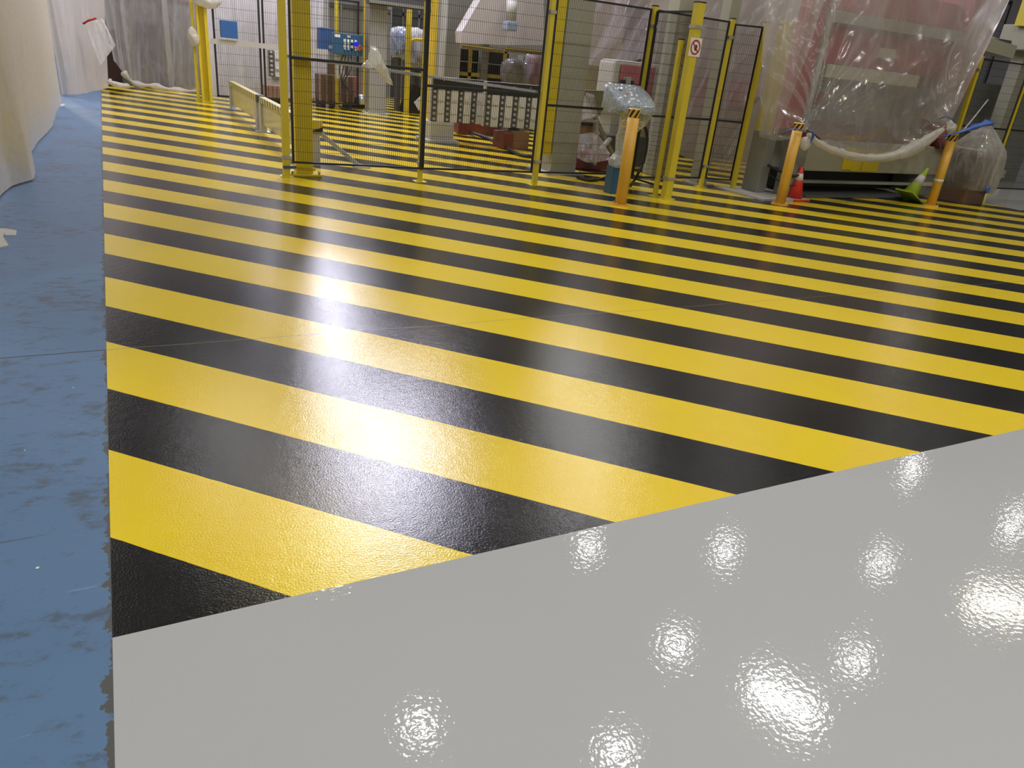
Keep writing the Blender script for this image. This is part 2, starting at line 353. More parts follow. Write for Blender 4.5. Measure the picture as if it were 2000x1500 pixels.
def panel(p0,p1,z0,z1,label,mid=None,fw=.022,vs=.024,hs=.12,wr=.0014,group=None):
    a=Vector((*p0,0)); b=Vector((*p1,0)); d=b-a; Ln=d.length; e=d/Ln
    t=thing('mesh_fence',label,'fence panel',tuple(a+Vector((0,0,0))),group)
    bm=BM()
    for q in (a+e*fw/2,b-e*fw/2): bar(bm,q+Vector((0,0,z0)),q+Vector((0,0,z1)),fw,fw)
    for z in (z0+fw/2,z1-fw/2): bar(bm,a+Vector((0,0,z)),b+Vector((0,0,z)),fw,fw)
    obj('frame',bm,BLK,t)
    if mid:
        bm=BM(); bar(bm,a+Vector((0,0,mid)),b+Vector((0,0,mid)),fw*1.1,fw*1.3); obj('mid_rail',bm,BLK,t)
    bm=BM(); n=int(Ln/vs)
    for i in range(1,n):
        q=a+d*i/n; bar(bm,q+Vector((0,0,z0)),q+Vector((0,0,z1)),wr*2,cap=False)
    n=int((z1-z0)/hs)
    for i in range(1,n):
        z=z0+(z1-z0)*i/n; bar(bm,a+Vector((0,0,z)),b+Vector((0,0,z)),wr*2.4,cap=False)
    obj('wire_mesh',bm,WIRE,t); return t
PA=gp(560,345); PB=(3.14,8.50); PC=(4.655,8.39); PD=(6.13,8.40); PE=(6.156,7.58); PF=(7.504,8.496)
PG=gp(1430,371); PH=gp(1455,371)
FH=2.22
zA=hz(566,116,PA); zC=hz(1050,195,PC)
post(PA.x,PA.y,FH,'yellow fence post at the open corner, left of the wide yellow column',.075)
post(*PB,FH,'yellow fence post mostly hidden behind paired black panel frames',.05)
post(*PC,FH,'yellow fence post in front of the wide beige steel column',.06,clips=(1.98,.28))
post(*PD,FH,'yellow fence post right behind the film-wrapped control desk',.06,clips=(1.98,))
post(*PE,FH+.03,'thick yellow fence post carrying the round no-touching sign',.10,clips=(1.98,.24),plate=.09)
post(PE[0]-.07,PE[1]+.14,1.85,'slim yellow post standing just behind the post with the sign',.05,clips=())
post(*PF,FH,'yellow fence post right of the post with the sign',.055,clips=(1.98,.28))
post(PG.x,PG.y,FH,'dull yellow fence post by the left foot of the wrapped press',.06,clips=())
post(PH.x,PH.y,FH,'yellow post touching the left foot of the wrapped press',.06,clips=(.28,))
zb=.155
panel((PA.x+.06,PA.y-.03),(PB[0]-.002,PB[1]-.05),zb,FH-.03,'black mesh fence panel between the wide yellow column and the hanging film bag',mid=(zA+.02))
panel((PB[0]+.002,PB[1]-.05),(PC[0]-.05,PC[1]-.0),zb,FH-.03,'black mesh fence panel in front of the perforated white tooling',mid=(zA+zC)/2-.04)
panel((PC[0]+.05,PC[1]),(PD[0]-.045,PD[1]),zb,FH-.03,'black mesh fence panel in front of the beige steel column',mid=zC-.05)
panel((PD[0]+.0,PD[1]-.05),(PE[0]-.0,PE[1]+.07),.12,FH-.05,'narrow black mesh wing panel left of the post with the sign')
panel((PD[0]+.045,PD[1]),(PF[0]-.045,PF[1]-.0),.12,FH-.03,'black mesh fence panel directly behind the post with the sign',mid=zC-.09)
panel((PF[0]+.045,PF[1]),(PG.x-.02,PG.y+.04),.12,FH-.05,'black mesh fence panel left of the wrapped press',mid=zC-.09)
# mid ledge rail on the front fence (pale top)
a=Vector((PA.x+.05,PA.y+.06,zA+.03)); b=Vector((PC[0],PC[1]+.06,hz(1050,180,PC)))
bm=BM(); bar(bm,a,b,.05,.03); tag(obj('ledge_rail',bm,ALU),'long aluminium ledge rail along the front mesh fence','rail')
# yellow column + beige column
def column(c,w,d,h,label,mat,plate,pm,pz=.02,name='steel_column'):
    t=thing(name,label,'column',(c[0],c[1],0))
    bm=BM(); box(bm,c[0]-w/2,c[0]+w/2,c[1]-d/2,c[1]+d/2,pz,h,.006); obj('shaft',bm,mat,t)
    bm=BM(); box(bm,c[0]-plate[0]/2,c[0]+plate[0]/2,c[1]-plate[1]/2,c[1]+plate[1]/2,0,pz,.004); obj('base_plate',bm,pm,t)
    for sx in(-1,1):
        for sy in(-1,1):
            bm=BM(); cyl(bm,c[0]+sx*plate[0]*.42,c[1]+sy*plate[1]*.42,pz,pz+.035,.014,n=6); obj('bolt',bm,STL,t)
    return t
cY=gp(596,343)
column((cY.x,cY.y+.08),.19,.16,5,'wide yellow steel column behind the corner fence post',COLY,(.36,.3),COLY,.025)
cB=gp(1093,341)
t=column((cB.x+.07,cB.y+.25),.42,.42,6,'wide beige steel column on a bolted plate',BEI,(.62,.62),GRYL,.03)
bm=BM(); p0=gp(1056,300)
XG=cB.x-.235; box(bm,XG-.07,XG+.07,cB.y+.04,cB.y+.16,hz(1060,300,cB),4.6,.004)
for i in range(10): cyl(bm,XG-.085,cB.y+.05,.7+i*.35,.72+i*.35,.012,n=6)
tag(obj('safety_light_curtain',bm,COLY),'tall yellow sensor guard strip beside the beige column','guard')
# sign on post E
sx,sy=PE; t=thing('prohibition_sign','round red no-touching sign on a white plate on the thick yellow post','sign',(sx,sy-.053,1.7))
zs=hz(1350,92,PE); R_=.07
bm=BM(); box(bm,sx-.085,sx+.085,sy-.056,sy-.052,zs-.1,zs+.1); obj('plate',bm,SIGNW,t)
bm=BM()
n=32
for r0,r1 in ((.055,.072),):
    A=[bm.verts.new((sx+r0*math.cos(2*PI*i/n),sy-.0575,zs+r0*1.15*math.sin(2*PI*i/n))) for i in range(n)]
    B_=[bm.verts.new((sx+r1*math.cos(2*PI*i/n),sy-.0575,zs+r1*1.15*math.sin(2*PI*i/n))) for i in range(n)]
    for i in range(n): bm.faces.new((A[i],A[(i+1)%n],B_[(i+1)%n],B_[i]))
bar(bm,(sx-.045,sy-.0575,zs+.05),(sx+.045,sy-.0575,zs-.05),.002,.014)
obj('red_ring',bm,SIGNR,t)
bm=BM() # hand
box(bm,sx-.008,sx+.026,sy-.0568,sy-.0562,zs-.035,zs+.008)
for i in range(4): box(bm,sx-.008+i*.009,sx-.001+i*.009,sy-.0568,sy-.0562,zs+.008,zs+.032-.004*abs(i-1.5))
bar(bm,(sx-.004,sy-.0565,zs-.02),(sx-.022,sy-.0565,zs+.005),.002,.008)
obj('hand_symbol',bm,BLK,t)
# ---- back-left fence
def small_post(c,label,w=.05,h=2.2,name='fence_post',mat=None): return post(c.x,c.y,h,label,w,clips=(),plate=.06,mat=mat)
q1=gp(388,198); small_post(q1,'slim yellow fence post at the far left by the film curtain',.06)
cU=gp(407,200)+Vector((.0,.0,0))
t=thing('guard_column','yellow channel-shaped guard column at far left beside a slim post','column',(cU.x,cU.y,0))
bm=BM(); zt=hz(395,10,cU); w=.115
box(bm,cU.x-w,cU.x-w+.04,cU.y,cU.y+.16,.01,zt); box(bm,cU.x+w-.08,cU.x+w-.02,cU.y,cU.y+.16,.01,zt); obj('flanges',bm,YEL,t)
bm=BM(); box(bm,cU.x-w+.04,cU.x+w-.08,cU.y+.10,cU.y+.14,.01,zt)
obj('web',bm,COLY,t)
bm=BM(); box(bm,cU.x-.13,cU.x+.16,cU.y-.05,cU.y+.24,0,.012); obj('base_plate',bm,YEL,t)
a=Vector((q1.x+.1,q1.y+.1,0)); pe=gp(517,190)
YB=q1.y
def fx(x,y): return at(x,y,YB)
panel((cU.x+.2,YB),(fx(514,190).x,YB),.12,2.3,'black mesh panel of the back fence left of the corner post',fw=.035,vs=.04,hs=.2,wr=.002)
panel((fx(514,190).x+.04,YB),(fx(700,210).x,YB+.0),.12,2.3,'black mesh panel of the back fence behind the wide yellow column',fw=.035,vs=.04,hs=.2,wr=.002)
zr=at(412,78,YB-.1).z
bm=BM(); A_=at(412,80,YB-.12); B2=at(640,107,YB-.12); B2.z=A_.z; bar(bm,A_,B2,.05,.10); tag(obj('conveyor_rail',bm,GRYL),'pale horizontal rail across the back fence under a blue box','rail')  # plain pale rail fixed along the back fence
bm=BM(); A_=at(431,74,YB-.1); B2=at(462,46,YB-.1); box(bm,A_.x,B2.x,YB-.2,YB-.05,zr+.07,zr+.40,.01)
t=tag(obj('junction_box',bm,BLU2),'plain blue box mounted above the pale rail on the back fence','box')
# ---- low barrier along the left of the cell
bx0=2.05; Ys=[16.5,13.25,12.75,9.65]
def barrier_section(y0,y1,label):
    t=thing('low_barrier',label,'barrier',(bx0,y0,0),None)
    bm=BM(); box(bm,bx0-.012,bx0+.012,min(y0,y1)+.05,max(y0,y1)-.05,.12,.46); obj('panel',bm,paint('polished_panel',(.62,.59,.42),.22,metal=.35,var=.05),t)
    bm=BM(); box(bm,bx0-.05,bx0+.05,min(y0,y1),max(y0,y1),.45,.535,.006)
    m,n,o=nt('hazard_band'); L=n.links; g,s=sepxy(n)
    k=mth(n,'GREATER_THAN',mth(n,'FLOORED_MODULO',mth(n,'ADD',mth(n,'MULTIPLY',s.outputs[1],4.6),mth(n,'MULTIPLY',s.outputs[2],-4.)),1.0),.55)
    c=mixc(n,k,(.60,.52,.20),(.09,.085,.02)); p=N(n,'ShaderNodeBsdfPrincipled'); L.new(c,p.inputs['Base Color']); p.inputs['Roughness'].default_value=.4; L.new(p.outputs[0],o.inputs[0])
    obj('hatched_cap',bm,m,t)
    for y in (y0,y1):
        bm=BM(); box(bm,bx0-.045,bx0+.045,y-.09,y+.09,.012,.46,.004); obj('leg',bm,GRYL,t)
        bm=BM(); box(bm,bx0-.12,bx0+.10,y-.14,y+.14,0,.012,.003); obj('foot_plate',bm,STL,t)
    return t
barrier_section(16.5,13.3,'low barrier with hatched top, the section farthest away')
t=barrier_section(12.9,9.7,'low barrier with hatched top, the section reaching the yellow column')
bm=BM(); box(bm,bx0-.052,bx0+.16,9.52,9.62,.40,.54,.004); box(bm,bx0-.04,bx0+.14,9.54,9.62,.0,.40); obj('end_post',bm,GRYL,t)
bm=BM(); box(bm,bx0-.055,bx0+.165,9.50,9.515,.44,.545)
obj('end_cap',bm,YEL,t)
bm=BM()
f=bm.faces.new([bm.verts.new(p) for p in ((bx0+.02,9.497,.41),(bx0+.166,9.497,.41),(bx0+.166,9.497,.47))]); obj('black_wedge',bm,BLK,t)
bm=BM(); bar(bm,(bx0+.14,9.58,.40),(bx0+.62,9.50,.02),.07,.05); box(bm,bx0+.55,bx0+.75,9.4,9.6,0,.02); obj('brace',bm,GRYL,t)
bm=BM(); box(bm,bx0-.055,bx0+.055,12.97,13.2,.43,.545,.004); obj('joint_cap',bm,BLK,t)
# ---- right fences
def top_at(x,y,z):
    d=ray(x,y); return O+d*((z-CH)/d.z)
r1=top_at(1918,108,2.24); d1=(ray(1868,290)); 
rp=[(r1.x,r1.y)]
r2=(r1.x+1.25,r1.y-.35)
def hitpost(xa,ya,xb,yb,Y):  # vertical seen through two pixels, at depth plane Y
    return at(xa,ya,Y).x,Y
pR2=at(1948,315,r1.y-.1); pR2x=pR2.x
post(r1.x,r1.y,2.24,'yellow fence post right of the wrapped press, behind the small wrapped crate',.065,clips=(2.0,))
post(pR2x,r1.y-.1,2.24,'yellow fence post nearest the right edge of the photo',.05,clips=(1.9,))
panel((r1.x+.05,r1.y),(pR2x-.03,r1.y-.1),.10,2.2,'black mesh fence panel just right of the wrapped press',mid=1.13)
panel((pR2x+.04,r1.y-.1),(pR2x+2.0,r1.y-.3),.10,2.2,'black mesh fence panel at the right edge of the photo',mid=1.13)
panel((14.6,11.3),(17.6,11.2),1.0,3.62,'tall dark-framed mesh panel at top right above the grey arm',fw=.06,vs=.05,hs=.2,wr=.002)
# grey robot-like arm across top right
t=thing('arm_or_beam','pale grey machine arm jutting out right of the wrapped press','machine arm',(13.5,8.6,0))
YA=9.4
bm=BM(); P_=at(1880,72,YA); Q_=at(1982,66,YA); bar(bm,(P_.x-.4,YA,P_.z),(Q_.x,YA,P_.z-.12),.25,.22); obj('boom',bm,BEI,t)
bm=BM(); P_=at(1880,50,YA); bar(bm,(P_.x-.4,YA+.05,P_.z+.02),(Q_.x,YA,P_.z-.16),.05,.03); obj('top_strip',bm,GRYL,t)
bm=BM(); P_=at(1985,95,YA); Q_=at(2050,45,YA); box(bm,P_.x,Q_.x+.5,YA-.2,YA+.4,P_.z-.02,P_.z+.42,.02); obj('head',bm,BEI,t)
bm=BM(); P2_=at(1996,40,YA); box(bm,P2_.x,P2_.x+.22,YA-.1,YA+.12,P_.z+.38,5,.005); obj('yellow_upright',bm,YEL,t)
bm=BM(); box(bm,P_.x+.35,P_.x+.6,YA,YA+.25,.02,P_.z,.01); obj('mast',bm,BEI,t)
bm=BM(); P_=at(1950,80,YA); box(bm,P_.x-.15,P_.x+.25,YA-.1,YA+.1,P_.z-.12,P_.z+.03,.01); obj('joint',bm,GRYD,t)
# grey enclosure far right behind the fence
def cab(name,label,cat,x0,x1,y0,y1,z0,z1,mat,extra=None,bev=.01):
    t=thing(name,label,cat,(x0,y0,0)); bm=BM(); box(bm,x0,x1,y0,y1,z0,z1,bev); obj('body',bm,mat,t)
    if extra: extra(t)
    return t
def exr(t):
    bm=BM(); 
    bar(bm,(14.2,9.9,.15),(15.2,9.9,1.0),.08,.08); obj('brace',bm,GRYL,t)
    bm=BM(); box(bm,13.6,17,9.7,9.95,.10,.26); obj('skirt',bm,CRM,t)
    bm=BM(); box(bm,13.3,17,9.9,9.96,.98,1.04); obj('ledge',bm,GRYL,t)
cab('machine_enclosure','dark grey enclosure behind the mesh fence at the right edge','machine',13.4,18,10,11,.0,1.9,GRY,exr)
# ================================================================= BOLLARDS
def bollard(x,y,h,label,rings=(1,1),band=False,r=.066):
    t=thing('bollard',label,'bollard',(x,y,0))
    bm=BM(); cyl(bm,x,y,.012,h,r,n=28)
    obj('tube',bm,BOL,t)
    bm=BM(); cyl(bm,x,y,0,.014,r*1.75,n=8,smooth=False)
    for i in range(4): cyl(bm,x+r*1.4*math.cos(i*PI/2+.5),y+r*1.4*math.sin(i*PI/2+.5),.014,.03,.01,n=6)
    obj('base_plate',bm,BOL,t)
    # hazard tape band: wrapped slanted black patches on yellow
    m=MATS.get('bollard_hazard')
    if not m:
        m,n,o=nt('bollard_hazard'); MATS['bollard_hazard']=m; L=n.links; tc=N(n,'ShaderNodeTexCoord'); s=N(n,'ShaderNodeSeparateXYZ'); L.new(tc.outputs['Object'],s.inputs[0])
        ang=mth(n,'ARCTAN2',s.outputs[1],s.outputs[0])
        v=mth(n,'ADD',mth(n,'MULTIPLY',ang,7/(2*PI)),mth(n,'MULTIPLY',s.outputs[2],-9.0))
        k=mth(n,'GREATER_THAN',mth(n,'FLOORED_MODULO',v,1.0),.5); c=mixc(n,k,(.62,.34,.03),(.015,.015,.012))
        p=N(n,'ShaderNodeBsdfPrincipled'); L.new(c,p.inputs['Base Color']); p.inputs['Roughness'].default_value=.35; L.new(p.outputs[0],o.inputs[0])
    bm=BM(); n=28
    A=[];B_=[]
    for i in range(n):
        A.append(bm.verts.new((r*1.03*math.cos(2*PI*i/n),r*1.03*math.sin(2*PI*i/n),0))); B_.append(bm.verts.new((r*1.03*math.cos(2*PI*i/n),r*1.03*math.sin(2*PI*i/n),.085)))
    for i in range(n): bm.faces.new((A[i],A[(i+1)%n],B_[(i+1)%n],B_[i])).smooth=True
    me=bpy.data.meshes.new('hazard_tape'); bm.to_mesh(me); bm.free(); me.materials.append(m)
    o=bpy.data.objects.new('hazard_tape',me); C.objects.link(o); o.parent=t; o.location=(0,0,h-.095)
    for k,f in zip((-1,1),rings):
        if not f: continue
        bm=BM()
        c=Vector((x+k*(r+.028)*_R.x,y+k*(r+.028)*_R.y,h-.17)); e=Vector((_R.x,_R.y,0)).normalized()
        tube(bm,[c+e*.034*math.cos(a)*k*.9+Vector((0,0,.036*math.sin(a))) for a in [i*2*PI/16 for i in range(17)]],.0045,6)
        obj('chain_eye',bm,BOL,t)
    if band:
        bm=BM(); cyl(bm,x,y,.36,.40,r*1.04,n=28); obj('white_band',bm,WHT,t)
    return t
b1=gp(1216,402); b2=gp(1528,401); b3=gp(1823,403)
bollard(b1.x,b1.y+.05,1.075,'orange-yellow bollard in front of the film-wrapped control desk')
bollard(b2.x,b2.y+.05,1.05,'orange-yellow bollard at the left of the wrapped press beside a red cone',rings=(0,0))
bollard(b3.x,b3.y+.05,1.05,'orange-yellow bollard with a white band, right end of the wrapped press',rings=(0,1),band=True)
# ================================================================= CONES
def cone(x,y,h,mat,label,tilt=0,az=0,band=(.45,.68)):
    t=thing('traffic_cone',label,'cone',(x,y,0))
    R0=.11*h/.45
    def rr(z): return R0*(1-z/h)+.02*z/h
    bm=BM(); cyl(bm,0,0,.02,h,rr(0),.02,n=28)
    o1=obj('cone_body',bm,mat,None)
    bm=BM(); box(bm,-R0*1.35,R0*1.35,-R0*1.35,R0*1.35,0,.025,.006); o2=obj('base',bm,mat,None)
    bm=BM(); cyl(bm,0,0,h*band[0],h*band[1],rr(h*band[0])+.003,rr(h*band[1])+.003,n=28); o3=obj('white_sleeve',bm,WHT,None)
    for o in (o1,o2,o3): o.parent=t
    if tilt: t.rotation_euler=(0,tilt,az)
    return t
c1=gp(1550,388); cone(c1.x-.08,c1.y-.08,.46,PST,'small red traffic cone right behind the left press bollard',band=(.6,.8))
c2=gp(1782,392); cn=cone(c2.x-.16,7.56,.50,PGR,'green traffic cone with white sleeve leaning under the wrapped press',tilt=.5,az=-.05,band=(.42,.72)); cn.location.z=.07
# ================================================================= WRAPPED PRESS
t=thing('press_machine','big red and grey press standing under the clear film drape','press',(9.7,8.6,0))
def P2(x,y,Y): return at(x,y,Y)
YP=8.15
xL=at(1497,380,7.6).x; xR=at(1800,380,7.6).x
# left foot bracket: two vertical plates
lf=gp(1462,372); 
bm=BM()
XL0=gp(1470,378).x; 
box(bm,XL0-.02,XL0+.16,7.95,8.25,.03,.86,.01); box(bm,XL0+.26,XL0+.46,7.62,7.9,.03,.83,.01)
box(bm,XL0+.12,XL0+.34,8.12,8.3,.03,.84,.01); obj('left_foot',bm,GRY,t)
bm=BM(); quadp=[gp(1433,372),gp(1500,392),gp(1530,388),gp(1475,366)]
box(bm,XL0-.35,XL0+.55,7.45,8.4,0,.03,.003); obj('foot_plate',bm,GRYL,t)
bm=BM(); 
XBR=at(1835,330,7.95).x
zt_=at(1620,300,7.9).z; zb_=at(1640,342,7.9).z
box(bm,XL0+.46,XBR,7.9,8.7,.36,.80,.015); obj('bed_beam',bm,BEI,t)
bm=BM(); box(bm,XBR-.5,XBR-.1,7.92,8.4,.03,.40,.01); box(bm,XBR-.1,XBR+.05,8.0,8.5,.03,.76,.01); obj('right_foot',bm,GRY,t)
bm=BM(); box(bm,XL0+.5,XBR-.3,8.5,8.7,.03,.36); obj('back_skirt',bm,GRYD,t)
bm=BM(); box(bm,XL0+.46,XBR-.4,8.0,8.08,.17,.21); obj('tie_bar',bm,GRYL,t)
bm=BM(); box(bm,XL0+.75,XBR-.75,7.72,8.5,.004,.035,.005); obj('sump_tray',bm,GRYD,t)
xs=[at(v,330,7.88).x for v in (1644,1662,1682,1715)]
bm=BM(); box(bm,xs[0],xs[1],7.885,7.9,.40,.72); obj('sticker',bm,COLY,t)
bm=BM(); box(bm,xs[1]+.002,xs[2]-.01,7.885,7.9,.38,.70); obj('sticker',bm,YEL,t)
bm=BM(); box(bm,xs[2]+.01,xs[3],7.885,7.9,.38,.70); obj('sticker',bm,YEL,t)
bm=BM(); box(bm,XL0+.16,XL0+.4,7.9,8.0,.84,.93,.01); box(bm,XL0+.5,XBR-.15,8.0,8.4,.80,.88,.01); cyl(bm,XBR-.22,7.9,.78,.93,.15,n=20); obj('red_cover',bm,DRED,t)
# hose on the left foot
bm=BM(); tube(bm,catm([(XL0+.05,7.9,.42),(XL0+.12,7.66,.36),(XL0+.28,7.58,.33),(XL0+.42,7.6,.4),(XL0+.5,7.75,.55)]),.018,8); tube(bm,catm([(XL0+.1,7.9,.3),(XL0+.2,7.62,.2),(XL0+.4,7.56,.25),(XL0+.55,7.7,.42)]),.008,6); obj('hose',bm,RUB,t)
# upper works seen through the film
YI=8.45
def rectI(x0,y0,x1,y1,Y,dp,mat,name,bev=.01):
    a=at(x0,y1,Y); b=at(x1,y0,Y); xa=at(x0,(y0+y1)/2,Y).x; xb=at(x1,(y0+y1)/2,Y).x
    bm=BM(); box(bm,xa,xb,Y,Y+dp,a.z,b.z,bev); return obj(name,bm,mat,t)
XI=at(1552,230,YI).x
bm=BM(); box(bm,XI-.28,XI+.05,YI-.1,YI+.12,.8,3.6,.015); obj('left_upright',bm,RED,t)
bm=BM(); box(bm,XI+.06,XI+.15,YI-.14,YI+.7,.8,3.6,.01); obj('frame_strip',bm,GRYL,t)
bm=BM(); box(bm,XI-.62,XI-.5,YI-.1,YI+.1,.8,2.3,.01); obj('yellow_label_strip',bm,YEL,t)
XJ=at(1872,150,YI).x
bm=BM(); box(bm,XJ-.30,XJ,YI-.1,YI+.8,.8,3.6,.015); obj('right_upright',bm,PNK,t)
zz=lambda y,x=1720: at(x,y,YI).z
bm=BM(); box(bm,XI+.15,XJ-.3,YI+.1,YI+.7,zz(135),zz(62)); obj('red_ram',bm,RED,t)
bm=BM(); box(bm,XI+.15,XJ-.3,YI-.02,YI+.1,zz(58),zz(34)); obj('crossbeam',bm,BEI,t)
bm=BM(); box(bm,XI+.15,XJ-.3,YI+.15,YI+.7,zz(30),zz(-25),.0); obj('upper_panel',bm,PNK,t)
bm=BM(); box(bm,XI+.35,XJ-1.05,YI-.06,YI+.1,zz(163),zz(138)); obj('slide_plate',bm,CRM,t)
bm=BM(); box(bm,XI+.15,XJ-.3,YI+.2,YI+.7,.9,zz(163)); obj('die_space',bm,GRY,t)
bm=BM(); a_=at(1725,103,YI); box(bm,a_.x-.02,a_.x+.36,YI+.05,YI+.12,a_.z-.08,a_.z+.07,.01); obj('nameplate',bm,CRM,t)
bm=BM(); box(bm,XI+.12,XJ-.3,YI-.1,YI+.3,.86,1.02); obj('lower_lip',bm,BRN,t)
bm=BM(); a_=at(1590,192,YI); box(bm,a_.x-.15,a_.x+.2,YI-.1,YI,a_.z-.1,a_.z+.1); obj('orange_box',bm,DRED,t)
# press drape
TZ=3.55
def PD_(x,y,Y): return at(x,y,Y)
tl=at(1540,-5,7.95); 
top=[Vector((at(1500,60,8.05).x-.25,8.1,3.0)),Vector((XI-.25,7.95,TZ)),Vector((XI+1.2,7.85,TZ+.05)),Vector((XI+2.6,7.85,TZ+.05)),Vector((XJ+.05,7.95,TZ))]
bot=[at(1480,268,7.75),at(1515,276,7.5),at(1550,268,7.32),at(1572,255,7.24),at(1610,285,7.28),at(1660,305,7.32),at(1700,312,7.34),at(1745,306,7.34),at(1790,288,7.32),at(1840,252,7.28)]
# drape: pulled together toward both bollards
def mk_drape():
    bm=BM(); T=catm(top,8); B=catm(bot,8); nu,nv=150,90
    def samp(P,u):
        q=u*(len(P)-1); i=min(int(q),len(P)-2); return P[i].lerp(P[i+1],q-i)
    G=[]
    for j in range(nv+1):
        v=j/nv; row=[]
        for i in range(nu+1):
            u=i/nu
            # top param skews so that creases run diagonally to the knots
            ub=u
            a=samp(T,u**.9); b=samp(B,ub)
            p=a.lerp(b,v)
            p.y+= -.10*math.sin(PI*v)*math.sin(PI*u) + .12*(v*(1-v))
            # knot creases
            f=0
            for ku,kv,s in ((.34,1.0,3.),(1.0,1.0,7.)):
                du=(u-ku)*2.2; dv=(kv-v)*1.5; r=math.hypot(du,dv)+.02; an=math.atan2(du,dv)
                w=math.exp(-r*1.1)
                f+=w*.07*min(r*3,1)*(1-abs(noise.noise(Vector((an*5,s,r*.7))))*3)
            f+=.05*(1-abs(noise.noise(Vector((u*4+v*2.5,v*1.6,3.3))))*2.6)*(.4+.6*math.sin(PI*v))
            f+=.018*(1-abs(noise.noise(Vector((u*14-v*6,v*5,8.3))))*2.6)
            f+=.006*noise.noise(Vector((u*50,v*40,1)))
            p.y-=f; p.z+=f*.3
            row.append(bm.verts.new(p))
        G.append(row)
    for a,b in zip(G,G[1:]):
        for i in range(nu): bm.faces.new((a[i],a[i+1],b[i+1],b[i])).smooth=True
    return bm
dr=obj('film_drape',mk_drape(),PRESSF)
tag(dr,'large clear film drape covering the red press, gathered at two bollards','plastic sheet')
# right side return of the drape
bm=sheetmesh([Vector((XJ+.05,7.95,TZ)),Vector((XJ+.1,9.2,TZ))],[at(1852,245,7.35),Vector((XJ-.1,9.0,1.2))],16,50,.04,3,2,12,(1,0,0)); obj('side_fold',bm,MIL,dr)
# milky side strip on the left
bm=sheetmesh([Vector((top[0].x-.05,8.2,3.6)),Vector((XI-.3,7.9,3.6))],[at(1478,268,7.9),at(1516,262,7.6)],26,60,.05,4,1.5,31,(.2,-1,0)); obj('left_fold',bm,film('fold_film',(.60,.55,.50),.36,.4,.1,3,.3,.2,gl=.2),dr)
# rolled hem
hem=catm([at(1578,262,7.2),at(1605,283,7.22),at(1650,301,7.25),at(1700,309,7.27),at(1750,303,7.27),at(1795,283,7.24),at(1842,252,7.2)],6)
rad=[.022+.030*math.sin(PI*i/(len(hem)-1))**.6+.055*math.exp(-((i/(len(hem)-1)-.80)/.13)**2) for i in range(len(hem))]
bm=BM(); tube(bm,hem,rad,20,jit=.5,seed=5,flat=1); obj('rolled_hem',bm,ROLLF,dr)
def knot(c,r,label,seed):
    bm=BM(); bmesh.ops.create_icosphere(bm,subdivisions=3,radius=r)
    for v in bm.verts:
        k=1+.55*noise.noise(v.co*11+Vector((seed,0,0)))+.2*noise.noise(v.co*30+Vector((seed,0,0))); v.co=Vector((v.co.x*k*1.0,v.co.y*k*.7,v.co.z*k*1.05))+c
    for f in bm.faces: f.smooth=True
    return bm
bk=Vector((b3.x+.02,b3.y-.06,0)); kc=at(1856,248,7.18)
obj('film_knot',knot(kc,.085,'',2),ROLLF,dr)
kl=at(1580,265,7.18)
obj('film_tail',knot(kl+Vector((-.02,.0,-.10)),.075,'',6),ROLLF,dr)
# blue tape bows
bm=BM(); A_=at(1532,258,7.2); 
tube(bm,catm([at(1528,262,7.24),at(1540,254,7.16),at(1556,252,7.13),at(1574,258,7.10)],4),.02,8,flat=.35,jit=.3)
tube(bm,catm([at(1586,256,7.12),at(1588,268,7.14),at(1582,278,7.16)],4),.018,8,flat=.5,jit=.3)
tag(obj('blue_tape',bm,TAPE),'blue tape tying the film drape at the left press bollard','tape')
bm=BM(); tube(bm,catm([at(1836,232,7.16),at(1846,228,7.1),at(1858,232,7.08),at(1866,240,7.1)],4),.02,8,flat=.4,jit=.3)
tube(bm,catm([at(1838,268,7.15),at(1850,264,7.08),at(1862,260,7.1)],4),.018,8,flat=.4,jit=.3)
tube(bm,catm([at(1862,262,7.12),at(1885,254,7.1),at(1910,244,7.15),at(1932,240,7.2)],4),[.012]*3+[.02]*4+[.04]*4+[.055,.05],8,flat=.5,jit=.5) if False else None
pts=catm([at(1862,262,7.12),at(1885,254,7.1),at(1910,246,7.15),at(1932,240,7.2)],4)
tube(bm,pts,[.012+.065*(i/(len(pts)-1))**.8 for i in range(len(pts))],14,flat=.5,jit=.9,seed=3)
bar(bm,at(1834,274,7.1),at(1838,292,7.12),.02,.004)
tag(obj('blue_tape',bm,TAPE),'blue tape bow tied on top of the white-banded bollard','tape')
# ---- wrapped crate on the far right
x0=at(1853,385,7.6).x; x1=gp(1912,398).x
t=thing('wooden_crate','brown wooden crate standing under film right of the white-banded bollard','crate',(x0,7.5,0))
bm=BM(); box(bm,gp(1874,398).x,x1,7.32,7.8,0.0,.22,.004); obj('runner',bm,BRN,t)
bm=BM(); box(bm,x0-.02,x1+.05,7.34,7.9,.22,.34,.004); obj('deck',bm,BRN,t)
bm=BM(); box(bm,x0+.0,x1+.08,7.36,7.85,.34,.80,.02); obj('carton',bm,BRN,t)
bm=BM(); box(bm,x0-.5,x0+.15,7.9,7.96,.18,.24,0); obj('slat',bm,CRM,t)
